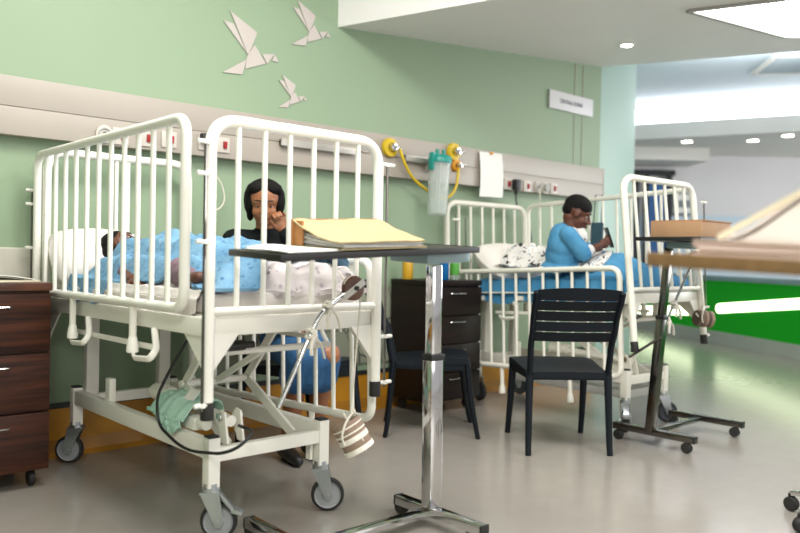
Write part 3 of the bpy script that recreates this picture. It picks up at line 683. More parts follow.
weight('dark bandaged weight hanging beside the far crib end gate', (4.555, 2.30, .672), .05, .10, (.8, -.55, -.1), 'weightd', 'weightb')
# ------------------------------------------------------------------ bedding, near crib (bed-local coordinates)
def dome1(x, y):
    e = pw(x, [(-.36, -.075), (-.31, -.035), (-.22, .07), (-.13, .145), (.1, .155), (.26, .13), (.345, .07)])
    f = pw(y, [(.02, .5), (.1, .74), (.35, .72), (.65, .95), (.85, 1.08), (1.0, 1.05), (1.15, .85), (1.27, .5)])
    return .905+e*f+.020*nz(x*7, y*6, 1)+.010*nz(x*17, y*15, 5)
t = thing('printed_duvet', 'white duvet with grey print heaped over the near crib foot', 'duvet', BED1[0], BED1[1])
def fd1(u, v):
    x = lerp(-.335, .338, u); y = lerp(.04, 1.12, v); z = dome1(x, y)-.03
    z += .022*nz(x*13, y*9, 11)+.012*nz(x*31, y*14, 12)
    if v < .14:
        q = 1-v/.14; z = lerp(z, .852, sm(q)); y = .04+.016*math.sin(u*23+2*nz(u*5, 1))*q+.035*(1-q)+.01*nz(u*12, v*30)
    if x < -.06 and v < .3: z -= .05*sm((-.06-x)/.06)*sm((.3-v)/.1); y += .03*sm((-.06-x)/.06)
    return (x, y, max(z, .885 if x > -.31 else .862)+.010*nz(x*22, y*20, 9))
b = nb(); cloth(b, fd1, 70, 90, .02); obj('duvet_cover', b, 'duvet', t, U1)
t = thing('fleece_blanket', 'light blue spotted blanket draped over the child in the near crib', 'blanket', BED1[0], BED1[1])
def fb1(u, v):
    y = lerp(.015, 1.27, v)
    xl_ = pw(v, [(0, -.338), (.10, -.335), (.20, -.30), (.34, -.272), (.5, -.292), (.6, -.30), (.72, -.372), (1, -.378)])
    x = lerp(xl_, .325, u); yy = y
    if v > .78: yy = y-.22*sm((u-.02)/.5)*((v-.78)/.22)*.6
    if v < .1 and x > -.16: yy = lerp(y, .13+.03*math.sin(x*20), sm((x+.16)/.1))
    z = dome1(x, yy)+.022+.026*nz(x*9+3, yy*7, 2)+.020*nz(x*20, yy*15, 4)+.006*nz(x*50, yy*44, 4)
    if v > .8 and u < .6: z += .02*(v-.8)/.2
    if v < .1 and x < -.1: z = lerp(z, .872, sm((.1-v)/.1)*sm((-.1-x)/.08)); yy = max(yy, .028)
    z = max(z, .897)
    if v > .62 and x < -.335: z = lerp(max(z, .90), .815+.018*math.sin(v*40), sm((-.345-x)/.025))
    return (x, yy, z)
b = nb(); cloth(b, fb1, 70, 100, .012); obj('blanket_sheet', b, 'blanket', t, U1)
t = thing('crumpled_sheet', 'white sheet edge crumpled along the left side of the near crib mattress', 'sheet', BED1[0], BED1[1])
def fs1(u, v):
    y = lerp(.10, 1.46, v); k = u
    x = pw(k, [(0, -.24), (.5, -.338), (.7, -.352), (1, -.355)]); z = pw(k, [(0, .886), (.45, .886), (.7, .86), (1, .785+.018*math.sin(y*9)+.012*math.sin(y*23))])
    return (x+.006*math.sin(y*31)*k*(k < .9), y, z+.006*nz(y*14, k*6, 3))
b = nb(); cloth(b, fs1, 20, 90, .003); obj('sheet_cloth', b, 'sheet', t, U1)
def blob(pts): b = nb(); [ell(b, *p) if len(p) == 2 else ell(b, p[0], p[1], p[2]) for p in pts]; return b
t = thing('crib_pillow', 'white pillow propped at the head of the near crib', 'pillow', BED1[0], BED1[1])
b = nb()
def pil(b, c, w, h, d, rot, ns=26):
    """soft cushion w x h with thickness d"""
    q = rot; G = {}
    for s in (1, -1):
        for i in range(ns+1):
            for j in range(ns+1):
                u, v = i/ns*2-1, j/ns*2-1
                if s < 0 and (i in (0, ns) or j in (0, ns)): G[s, i, j] = G[1, i, j]; continue
                k = ((1-abs(u)**2.6)*(1-abs(v)**2.6))**.45
                pin = 1-.06*(1-abs(v)**2)*0
                cr = 1-.13*(u*u*v*v)-.05*(abs(u)**4*(1-v*v)*0); p = V(u*w/2*cr*(1-.05*math.cos(v*1.57)*0), v*h/2*cr, s*d/2*k+.012*nz(u*2.3, v*2.3, s*3+w)*k+.004*nz(u*8, v*8, 2))
                G[s, i, j] = b.verts.new(Vector(c)+q @ p)
    for s in (1, -1):
        for i in range(ns):
            for j in range(ns): 
                f = [G[s, i, j], G[s, i+1, j], G[s, i+1, j+1], G[s, i, j+1]]
                b.faces.new(f if s > 0 else f[::-1])
    return b
pil(b, (-.165, 1.40, .985), .46, .30, .20, Euler((R(55), 0, R(0))).to_matrix()); obj('pillow_case', b, 'pillow', t, U1)
# ------------------------------------------------------------------ people
def frame(f, up=(0, 0, 1), at=(0, 0, 0), s=1.0):
    """local +y looks along f, +z up, +x its right side"""
    y = Vector(f).normalized(); z = Vector(up); x = y.cross(z).normalized(); z = x.cross(y)
    return Matrix.Translation(at) @ Matrix((x, y, z)).transposed().to_4x4() @ Matrix.Scale(s, 4)
def put(bm, sub, Mx):
    bmesh.ops.transform(sub, matrix=Mx, verts=sub.verts[:]); me = bpy.data.meshes.new('tmp'); sub.to_mesh(me); sub.free(); bm.from_mesh(me); bpy.data.meshes.remove(me)
def head_solid(bm, Mx, wide=1.0):
    h = nb()
    ell(h, (0, -.012, .03), (.074*wide, .092, .084)); ell(h, (0, .02, -.035), (.056*wide, .062, .074)); ell(h, (0, .055, -.088), (.025, .022, .019), sub=2)
    ell(h, (0, -.03, -.04), (.05, .05, .05), sub=2)
    for s in (-1, 1):
        ell(h, (s*.034*wide, .048, -.034), (.025, .024, .028), sub=2); ell(h, (s*.03, .066, .019), (.028, .014, .009), sub=2)
        ell(h, (s*.073*wide, -.008, -.008), (.010, .021, .031), Euler((R(-12), 0, R(s*-18))).to_matrix(), 2); ell(h, (s*.012, .090, -.034), (.010, .010, .008), sub=2)
        ell(h, (s*.031, .066, .0062), (.017, .0125, .0065), sub=2)
    cone(h, (0, .078, .012), .009, (0, .098, -.030), .0125); ell(h, (0, .082, -.058), (.022, .011, .011), sub=2)
    put(bm, h, Mx)
def face_parts(par, Mx, hairfn):
    for s in (-1, 1):
        b = nb(); ell(b, (s*.031, .0605, -.002), (.0135, .0125, .0062), sub=2); e = obj('eye', b, 'eyew', par, Mx)
        b = nb(); ell(b, (s*.031, .0692, -.0035), (.0068, .0055, .0052), sub=2); obj('iris', b, 'eyed', e, Mx)
        b = nb(); tube(b, [(s*(.013+.012*k), .0845-.0012*k*k-.002*k, .0235+.0035*math.sin(k*1.0)) for k in range(4)], .0032, 6); obj('eyebrow', b, 'hair', par, Mx)
    b = nb(); ell(b, (0, .0905, -.0545), (.019, .0065, .0052), sub=2); ell(b, (0, .0905, -.0635), (.017, .0068, .0062), sub=2); obj('lips', b, 'lip', par, Mx)
    b = nb(); hairfn(b); fuse('hair', b, 'hair', par, .006, 2); par.children[-1] if False else None
def hand_solid(bm, Mx, side, curl=(25, 35, 25), spread=4, thumb=(.05, .05, -.02), s=1.0):
    """local +y along the fingers, palm faces -z, thumb towards side*x"""
    h = nb(); ell(h, (0, .045, 0), (.038, .05, .014), sub=2); ell(h, (side*.018, .03, -.006), (.02, .03, .014), sub=2); cone(h, (0, -.01, 0), .021, (0, .03, 0), .02)
    for k, (L_, r) in enumerate(((.058, .0072), (.072, .008), (.078, .0083), (.070, .0082))):
        x = -side*.030+side*.020*k; p = V(x, .082 if k else .074, .001); a = 0; yaw = R(spread*(k-1.5))*side
        for j, (f, c) in enumerate(zip((.45, .32, .23), curl)):
            a += R(c); q = p+V(math.sin(yaw)*math.cos(a), math.cos(yaw)*math.cos(a), -math.sin(a))*L_*f; cone(h, p, r*(1-.08*j), q, r*(1-.08*(j+1)), 1); p = q
    t0 = V(side*.022, .018, -.006); t1 = V(side*thumb[0]*.85, thumb[1]*.8, thumb[2]*.6); t2 = V(side*thumb[0], thumb[1]+.022, thumb[2]-.008)
    cone(h, t0, .0125, t1, .0098, 1); cone(h, t1, .0098, t2, .008, 1); put(bm, h, Mx @ Matrix.Scale(s, 4))
def limbs(bm, parts):
    for p in parts: chain(bm, p)
# --- woman on a chair behind the near crib
t = thing('person', 'woman in black top behind near crib, hand raised to her mouth, looking down', 'person', (2.30, 3.42, 0))
O = V(2.30, 3.42, 0); w_ = lambda *p: Vector(p)-O
HM = frame((-.52, -.83, -.22), at=w_(2.115, 3.44, 1.277), s=1.0)
pel = w_(2.31, 3.46, .565); che = w_(2.20, 3.50, .97); nk = w_(2.155, 3.49, 1.135); sR = w_(2.015, 3.575, 1.085); sL = w_(2.315, 3.41, 1.075)
arms = [[(sR, .046), (w_(2.06, 3.46, .82), .04), (w_(2.12, 3.25, .70), .03)], [(sL, .048), (w_(2.25, 3.20, .98), .042), (w_(2.15, 3.295, 1.13), .029)]]
legs = [[(w_(2.25, 3.44, .535), .085), (w_(2.085, 3.05, .535), .062), (w_(2.14, 3.22, .10), .038)], [(w_(2.37, 3.41, .535), .085), (w_(2.215, 3.0, .535), .062), (w_(2.27, 3.20, .10), .038)]]
b = nb(); ell(b, pel+V(0, 0, -.01), (.165, .13, .11)); ell(b, (pel+che)/2, (.145, .115, .17)); ell(b, che, (.16, .115, .15)); cone(b, sR, .05, sL, .05); cone(b, che+V(0, 0, .1), .08, nk, .055)
cone(b, nk, .05, HM @ V(0, -.02, -.06), .047); limbs(b, arms); limbs(b, legs)
for a in ((2.14, 3.22), (2.27, 3.20)): chain(b, [(w_(a[0], a[1]+.03, .05), .036), (w_(a[0]-.03, a[1]-.07, .035), .034), (w_(a[0]-.045, a[1]-.15, .026), .024)])
head_solid(b, HM, 1.1)
hand_solid(b, frame((-.35, .1, .9), (.35, .9, .1), w_(2.142, 3.30, 1.138)), 1, (55, 60, 40), s=.95)
hand_solid(b, frame((.3, -.9, -.3), (0, -.3, .9), w_(2.12, 3.24, .695)), -1, s=.95)
body = fuse('body', b, 'skin2', t, .0055, 3)
def hw_(b):
    h = nb(); ell(h, (0, -.036, .04), (.098, .092, .088)); 
    for s in (-1, 1): ell(h, (s*.070, -.022, .012), (.038, .062, .085), sub=2); ell(h, (s*.040, .026, .082), (.052, .042, .034), sub=2); ell(h, (s*.072, -.03, -.06), (.02, .035, .04), sub=2)
    ell(h, (0, -.10, -.02), (.06, .05, .055)); ell(h, (-.07, -.07, -.05), (.03, .035, .045), sub=2); put(b, h, HM)
face_parts(body, HM, hw_)
b = nb(); ell(b, (pel+che)/2+V(0, 0, .02), (.16, .13, .20)); ell(b, che, (.175, .128, .158)); cone(b, sR, .062, sL, .062); cone(b, che+V(0, 0, .1), .09, nk+V(0, 0, -.015), .064); ell(b, pel+V(0, 0, .05), (.17, .14, .1))
limbs(b, [[(sR, .06), (w_(2.06, 3.46, .80), .052), (w_(2.118, 3.262, .705), .042)], [(sL, .064), (w_(2.25, 3.20, .98), .057), (w_(2.158, 3.288, 1.115), .045)]])
fuse('black_top', b, 'blacktop', body, .008, 3)
b = nb(); ell(b, pel, (.178, .15, .115)); limbs(b, [[(w_(2.25, 3.44, .535), .10), (w_(2.08, 3.06, .525), .078), (w_(2.085, 3.09, .42), .078)], [(w_(2.37, 3.41, .535), .10), (w_(2.215, 3.02, .525), .078), (w_(2.215, 3.05, .42), .078)], [(w_(2.15, 3.03, .52), .078), (w_(2.15, 3.06, .42), .08)], [(w_(2.31, 3.43, .54), .09), (w_(2.15, 3.05, .525), .075)]])
fuse('blue_skirt', b, 'denim', body, .009, 3)
for (x, y) in ((2.14, 3.22), (2.27, 3.20)):
    b = nb(); chain(b, [(w_(x, y+.035, .042), .040), (w_(x-.03, y-.07, .036), .036), (w_(x-.05, y-.165, .028), .027)]); fuse('shoe', b, 'black', body, .007, 2)
# --- child sitting on the far crib
t = thing('person', 'child in light blue gown sitting up on the far crib looking at a phone', 'person', (4.12, 3.0, .90))
O2 = V(4.12, 3.0, .90); b_ = lambda *p: Vector(p)-O2
HB = frame((.68, -.70, -.42), at=b_(4.13, 2.945, 1.317), s=.98)
pel = b_(4.10, 3.06, .985); che = b_(4.085, 3.0, 1.115); nk = b_(4.10, 2.975, 1.205); sR = b_(4.015, 2.925, 1.175); sL = b_(4.18, 3.05, 1.175)
eR, hR = b_(4.085, 2.86, 1.062), b_(4.165, 2.80, 1.108); eL, hL = b_(4.33, 2.97, 1.055), b_(4.262, 2.86, 1.105)
b = nb(); ell(b, pel, (.095, .085, .07)); ell(b, (pel+che)/2, (.088, .08, .09)); ell(b, che, (.09, .08, .095)); cone(b, sR, .036, sL, .036); cone(b, che+V(0, 0, .05), .06, nk, .045); cone(b, nk, .042, HB @ V(0, -.025, -.06), .042)
limbs(b, [[(sR, .04), (eR, .032), (hR, .022)], [(sL, .04), (eL, .032), (hL, .022)], [(b_(4.13, 2.97, .94), .042), (b_(4.27, 2.74, 1.01), .04), (b_(4.31, 2.56, .94), .026)], [(b_(4.2, 3.0, .94), .042), (b_(4.37, 2.8, 1.01), .04), (b_(4.42, 2.6, .94), .026)]])
head_solid(b, HB, .96)
PH = b_(4.258, 2.79, 1.165); pf = Vector((.78, -.62, -.05)).normalized()
hand_solid(b, frame((.68, -.25, .42), (-.1, -.9, .3), hR+V(.008, -.003, .004)), 1, (25, 40, 30), 3, (.045, .055, -.02), .82)
hand_solid(b, frame((-.05, -.75, .35), (.6, -.2, -.5), hL+V(0, -.005, .003)), -1, (30, 45, 30), 3, (.045, .055, -.02), .82)
body = fuse('body', b, 'skin', t, .005, 2)
def hb_(b):
    h = nb(); ell(h, (0, -.013, .045), (.0755, .0945, .0775)); ell(h, (0, -.056, .008), (.062, .050, .05)); put(b, h, HB)
face_parts(body, HB, hb_)
b = nb(); ell(b, pel+V(.01, 0, -.03), (.135, .13, .075)); ell(b, pel+V(.05, -.07, -.03), (.10, .10, .055)); ell(b, (pel+che)/2+V(.01, 0, 0), (.122, .11, .12)); ell(b, che+V(.004, .008, 0), (.122, .106, .118)); cone(b, sR, .056, sL, .056); cone(b, che+V(-.012, .015, .06), .085, nk+V(-.02, .025, -.012), .058)
limbs(b, [[(sR, .056), (eR+V(0, 0, 0), .054), (eR.lerp(hR, .12), .05)], [(sL, .056), (eL, .052), (eL.lerp(hL, .45), .046)]])
fuse('blue_gown', b, 'robe', body, .007, 3)
b = nb(); cone(b, eR.lerp(hR, .1), .047, eR.lerp(hR, .38), .04); cone(b, eL.lerp(hL, .3), .042, eL.lerp(hL, .55), .036)
ell(b, che+V(.055, -.062, .045), (.06, .05, .075), Euler((0, 0, R(-40))).to_matrix()); ell(b, nk+V(-.008, .006, .004), (.075, .070, .022)); fuse('white_shirt', b, 'shirt', body, .006, 2)
t = thing('phone', 'black phone held up in the sitting child\'s hands', 'phone', tuple(PH+O2), rot=Matrix((pf.cross(V(-.25, .2, .9)).normalized(), V(-.25, .2, .9).normalized().cross(pf.cross(V(-.25, .2, .9)).normalized()), V(-.25, .2, .9).normalized())).transposed().to_euler())
b = nb(); box(b, (0, 0, 0), (.066, .009, .135), bev=.003); obj('phone_body', b, 'phone', t); b = nb(); box(b, (0, .0052, .0), (.058, .001, .115)); obj('screen', b, 'eyed', t)
# --- child lying in the near crib
t = thing('person', 'child lying under the light blue blanket in near crib, dark hair on pillow', 'person', BED1[0], BED1[1])
HC = frame((.62, -.30, .60), (-.25, .86, .35), (-.10, 1.30, 1.03), .9)
b = nb(); head_solid(b, HC); limbs(b, [[((-.08, 1.22, .985), .045), ((-.05, 1.10, .965), .06)], [((-.14, 1.08, .95), .04), ((-.25, .90, .92), .03), ((-.285, .76, .902), .022)], [((.08, 1.06, .96), .04), ((.15, .9, .95), .03), ((.1, .75, .96), .022)],
    [((-.09, .72, .95), .062), ((-.20, .50, .935), .05), ((-.285, .27, .915), .032)], [((.05, .72, .95), .062), ((.08, .5, .98), .05), ((.06, .25, .93), .032)]])
ell(b, (-.03, .98, .955), (.115, .15, .075)); ell(b, (-.02, .76, .95), (.11, .1, .07)); chain(b, [((-.285, .26, .912), .03), ((-.29, .20, .93), .025)]); chain(b, [((.06, .25, .93), .03), ((.07, .2, .95), .025)])
hand_solid(b, frame((-.1, -.95, -.05), (0, 0, 1), (-.287, .745, .90)), 1, (15, 25, 20), s=.75); hand_solid(b, frame((-.3, -.9, 0), (0, 0, 1), (.1, .74, .955)), -1, (15, 25, 20), s=.75)
body = fuse('body', b, 'skin', t, .0055, 3)
def hc_(b):
    h = nb(); ell(h, (0, -.026, .043), (.081, .095, .084)); ell(h, (0, -.065, -.0), (.07, .058, .062)); put(b, h, HC)
face_parts(body, HC, hc_)
b = nb(); limbs(b, [[((-.09, .72, .95), .072), ((-.20, .50, .935), .062), ((-.275, .30, .918), .045)], [((.05, .72, .95), .072), ((.08, .5, .98), .06), ((.062, .28, .935), .042)]]); ell(b, (-.02, .76, .95), (.12, .1, .078)); ell(b, (-.03, .98, .955), (.125, .155, .083)); limbs(b, [[((-.14, 1.08, .95), .05), ((-.24, .915, .922), .043)]])
fuse('pyjamas', b, 'pyjama', body, .008, 3)
# ------------------------------------------------------------------ bedding, far crib (bed-local)
t = thing('sky_blue_blanket', 'sky blue blanket covering the far crib and the sitting child\'s legs', 'blanket', BED2[0], BED2[1])
def top2(x, y):
    g = math.exp(-((x+.02)/.2)**2)*pw(y, [(.03, .3), (.16, .55), (.3, 1), (.45, 1.0), (.58, .75), (.72, .3), (.85, 0)])
    return .892+.155*g+.016*nz(x*7, y*6, 4)+.011*nz(x*18, y*14, 6)+.005*nz(x*40, y*34, 6)
def fb2(u, v):
    y = lerp(.02, 1.30, v); q = u*1.25-.25
    if q < 0: k = -q/.25; return (-.328-.014*sm(k*2)-.003*math.sin(y*24)*k, y+.004*math.sin(k*9), lerp(.885, .735+.012*math.sin(y*17), k))
    x = lerp(-.328, .365, q); z = top2(x, y)
    z = lerp(.885, z, sm(q/.08)); z = lerp(z, .90, sm((q-.93)/.07))
    if v < .06: z = lerp(.84, z, sm(v/.06))
    return (x, y, z)
b = nb(); cloth(b, fb2, 70, 80, .006); obj('blanket_sheet', b, 'bluebed', t, U2)
m = mat('black_printed_cotton', '#e3dedb', .9); nt = m.node_tree; N = nt.nodes; Lk = nt.links
tc = N.new('ShaderNodeTexCoord'); nn = N.new('ShaderNodeTexNoise'); nn.inputs['Scale'].default_value = 17; nn.inputs['Detail'].default_value = 1.5; nn.inputs['Distortion'].default_value = 1.6
rr_ = N.new('ShaderNodeValToRGB'); rr_.color_ramp.elements[0].position = .565; rr_.color_ramp.elements[1].position = .625; rr_.color_ramp.elements[0].color = rgb('#e3dedb'); rr_.color_ramp.elements[1].color = rgb('#1c1c20')
e_ = rr_.color_ramp.elements.new(.40); e_.color = rgb('#e3dedb'); e0 = rr_.color_ramp.elements[0]; e0.position = .33; e0.color = rgb('#5f9cc0'); e1 = rr_.color_ramp.elements.new(.36); e1.color = rgb('#e3dedb'); e2 = rr_.color_ramp.elements.new(.605); e2.color = rgb('#e3dedb')
Lk.new(tc.outputs['Object'], nn.inputs['Vector']); Lk.new(nn.outputs['Fac'], rr_.inputs['Fac']); Lk.new(rr_.outputs['Color'], N['Principled BSDF'].inputs['Base Color']); M['printed'] = m
t = thing('crib_pillow', 'plain white pillow at the head of the far crib', 'pillow', BED2[0], BED2[1])
b = nb(); pil(b, (-.02, 1.21, 1.0), .64, .38, .22, Euler((R(38), 0, R(4))).to_matrix()); obj('pillow_case', b, 'pillow', t, U2)
t = thing('printed_sheet', 'white sheet with bold black print bunched behind the sitting child', 'sheet', BED2[0], BED2[1])
def fp2(u, v):
    x = lerp(-.345, .16, u)+.03*v; y = lerp(.36, 1.12, v)
    z = .955+pw(v, [(0, -.03), (.3, -.01), (.48, .07), (.78, .17), (1, .17)])*pw(u, [(0, .2), (.25, .9), (.7, 1), (1, .5)])+.035*nz(u*4+2, v*5, 7)+.015*nz(u*11, v*12, 1)
    yy = y-.04*math.sin(u*5)
    return (x, yy, max(z, top2(x, yy)+.014+.006*nz(x*25, y*20, 8)))
b = nb(); cloth(b, fp2, 48, 48, .008); obj('sheet_cloth', b, 'printed', t, U2)
t = thing('hanging_bag', 'small dark teal pouch hanging on the far side of the far crib', 'pouch', (4.735, 3.20, 1.30))
b = nb(); box(b, (0, 0, -.12), (.028, .10, .22), bev=.011); obj('pouch_body', b, 'bag', t); b = nb(); tube(b, [(-.004, .03, -.02), (0, .02, .19), (.02, -.02, .19), (.0, -.03, -.02)], .004, 6); obj('strap', b, 'bag', t)
# ------------------------------------------------------------------ chairs
def make_chair(label):
    t = thing('slat_back_chair', label, 'chair', (0, 0, 0), 0, 'dark plastic slat back chairs')
    # local y forward, back at -y
    b = nb()
    def sec(z): return V(0, pw(z, [(.40, -.21), (.55, -.235), (.68, -.29), (.87, -.375)]), z)
    for s in (-1, 1):
        P = [sec(.42+.435*k/10)+V(s*(.208+.012*k/10), 0, 0) for k in range(11)]; tube(b, P, .021, 10, flat=.8, up=(1, 0, 0))
    for k in range(5):
        z = .622+.0545*k; h = .0495 if k < 4 else .054; rows = []
        for i in range(15):
            x = lerp(-.212, .212, i/14); bow = -.032*(1-(x/.212)**2); y0 = sec(z-h/2).y+bow; y1 = sec(z+h/2).y+bow; lift = (.012*(1-(x/.212)**2) if k == 4 else 0)
            rows.append([b.verts.new((x, y0-.008, z-h/2)), b.verts.new((x, y0+.008, z-h/2)), b.verts.new((x, y1+.008, z+h/2+lift)), b.verts.new((x, y1-.008, z+h/2+lift))])
        for A, B in zip(rows, rows[1:]):
            for j in range(4): b.faces.new((A[j], B[j], B[(j+1) % 4], A[(j+1) % 4]))
        b.faces.new(rows[0]); b.faces.new(rows[-1][::-1])
    bmesh.ops.recalc_face_normals(b, faces=b.faces[:]); obj('backrest', b, 'chair', t)
    b = nb(); n = 16; G = {}
    for s in (0, 1):
        for i in range(n+1):
            for j in range(n+1):
                u, v = i/n*2-1, j/n*2-1; w = .222+.012*v; x = u*w*(1-.04*max(0, abs(v)-.7)); y = v*.225+.005-.02*max(0, v)*abs(u)**3
                z = .446+.022*v-.014*(1-u*u)*(1-v*v)-.012*max(0, v)**3+.008*max(0, -v)**2-.004*abs(u)**6
                G[s, i, j] = b.verts.new((x, y, z-(.03+.012*(1-max(abs(u), abs(v))**6)*-1 if False else (.034 if max(abs(u), abs(v)) > .93 else .016))*s))
    for i in range(n):
        for j in range(n):
            b.faces.new((G[0, i, j], G[0, i+1, j], G[0, i+1, j+1], G[0, i, j+1])); b.faces.new((G[1, i, j], G[1, i, j+1], G[1, i+1, j+1], G[1, i+1, j]))
    for i in range(n):
        for j, o_ in ((0, 1), (n, -1)): b.faces.new((G[0, i, j], G[1, i, j], G[1, i+1, j], G[0, i+1, j])); b.faces.new((G[0, j, i], G[1, j, i], G[1, j, i+1], G[0, j, i+1]))
    for s in (-1, 1): bar(b, (s*.205, -.2, .408), (s*.208, .2, .402), .022, .04, bev=.004)
    bar(b, (-.2, .2, .398), (.2, .2, .398), .022, .04, bev=.004); bar(b, (-.2, -.205, .405), (.2, -.205, .405), .022, .034, bev=.004)
    bmesh.ops.recalc_face_normals(b, faces=b.faces[:]); obj('seat', b, 'chair', t)
    for s in (-1, 1):
        b = nb(); P = [V(s*lerp(.218, .208, (k/8)), lerp(.275, .205, k/8)-.008*math.sin(math.pi*k/8), lerp(0, .43, k/8)) for k in range(9)]; tube(b, P, .02, 10, flat=.85, rr=[.0155+.007*k/8 for k in range(9)]); obj('leg', b, 'chair', t)
        b = nb(); P = [V(s*lerp(.216, .208, k/8), lerp(-.25, -.21, (k/8)**.7), lerp(0, .43, k/8)) for k in range(9)]; tube(b, P, .02, 10, flat=.85, rr=[.0155+.006*k/8 for k in range(9)]); obj('leg', b, 'chair', t)
    return t
ch = make_chair('dark slat back chair in front, its back to the camera, facing the far crib'); ch.location = (3.478, 2.582, 0); ch.rotation_euler.z = R(-38)
c2 = dup(ch); c2.location = (3.15, 3.27, 0); c2.rotation_euler.z = R(-131); c2['label'] = 'dark chair behind the chrome tray table pole, beside the dark cabinet'
c3 = dup(ch); c3.location = (2.37, 3.46, 0); c3.rotation_euler.z = R(198); c3['label'] = 'dark chair the woman in black sits on behind the near crib'
# ------------------------------------------------------------------ bedside cabinets
def cabinet(label, x0, x1, y0, y1, zt, wood, top, ndr):
    cx, cy = (x0+x1)/2, (y0+y1)/2; w, d = x1-x0, y1-y0
    t = thing('bedside_cabinet', label, 'bedside cabinet', (cx, cy, 0), 0, 'dark wood bedside cabinets on casters')
    b = nb(); zb = .078; box(b, (0, .01, (zt-.035+zb)/2), (w-.012, d-.02, zt-.035-zb), bev=.003); obj('body', b, wood, t)
    b = nb(); box(b, (0, 0, zt-.0175), (w, d, .035), bev=.005); obj('cabinet_top', b, top, t)
    H = (zt-.045-zb)/ndr
    for k in range(ndr):
        zc = zb+H*(k+.5); b = nb(); box(b, (0, -d/2+.006, zc), (w-.016, .018, H-.008), bev=.002); dr = obj('drawer', b, wood, t)
        b = nb(); tube(b, fillet([(-.07, -d/2-.002, zc+H*.28), (-.07, -d/2-.026, zc+H*.28), (.07, -d/2-.026, zc+H*.28), (.07, -d/2-.002, zc+H*.28)], .01, 3), .0042, 8); obj('handle', b, 'chrome', dr)
    for sx in (-1, 1):
        for sy in (-1, 1):
            x, y = sx*(w/2-.06), sy*(d/2-.07); b = nb(); lathe(b, [(.010, -.012), (.032, -.012), (.036, -.006), (.036, .006), (.032, .012), (.01, .012)], 18, (x, y, .036), Matrix.Rotation(R(90), 3, 'Y')); box(b, (x, y, .06), (.03, .03, .036), bev=.004); obj('caster', b, 'rubber', t)
    return t
cabinet('dark walnut three drawer bedside cabinet at the left picture edge', .60, 1.082, 3.452, 3.90, .877, 'wood', 'woodtop', 3)
cabinet('very dark four drawer bedside cabinet between the two cribs', 3.40, 3.893, 3.535, 3.915, .868, 'wood2', 'wood2', 4)
t = thing('loose_paper', 'cream papers lying on top of the left walnut cabinet', 'papers', (.88, 3.58, .8775), R(12))
b = nb(); cloth(b, lambda u, v: (lerp(-.15, .15, u), lerp(-.105, .105, v), .006+.010*math.sin(u*3)*v), 10, 8, .005); obj('lower_sheet', b, 'papery', t)
b = nb(); cloth(b, lambda u, v: (lerp(-.13, .14, u), lerp(-.1, .09, v)+.02, .016+.014*math.sin(u*3+.4)*(1-v*.5)), 10, 8, .003); obj('upper_sheet', b, 'paper', t)
def bottle(name, label, x, y, r, h, m, capm, lab=None):
    z = .8685
    t = thing(name, label, 'bottle', (x, y, z))
    b = nb(); lathe(b, [(r*.9, 0), (r, .006), (r, h*.62), (r*.85, h*.72), (r*.42, h*.8), (r*.4, h*.86)], 22); obj('bottle_body', b, m, t)
    b = nb(); lathe(b, [(r*.48, h*.85), (r*.5, h*.86), (r*.5, h*.98), (r*.4, h)], 18); obj('cap', b, capm, t)
    if lab: b = nb(); lathe(b, [(r*1.01, h*.15), (r*1.02, h*.16), (r*1.02, h*.5), (r*1.01, h*.51)], 22); obj('bottle_label', b, lab, t)
bottle('juice_bottle', 'yellow bottle with orange cap on the dark cabinet under the tray table', 3.43, 3.78, .036, .17, 'bottleY', 'orange')
bottle('water_bottle', 'blue bottle on the dark cabinet beside the tray table pole', 3.61, 3.62, .032, .19, 'bottleB', 'bottleB')
bottle('squash_bottle', 'clear bottle with green label and red cap on the dark cabinet', 3.73, 3.64, .032, .22, 'bottleC', 'red', 'greenliq')
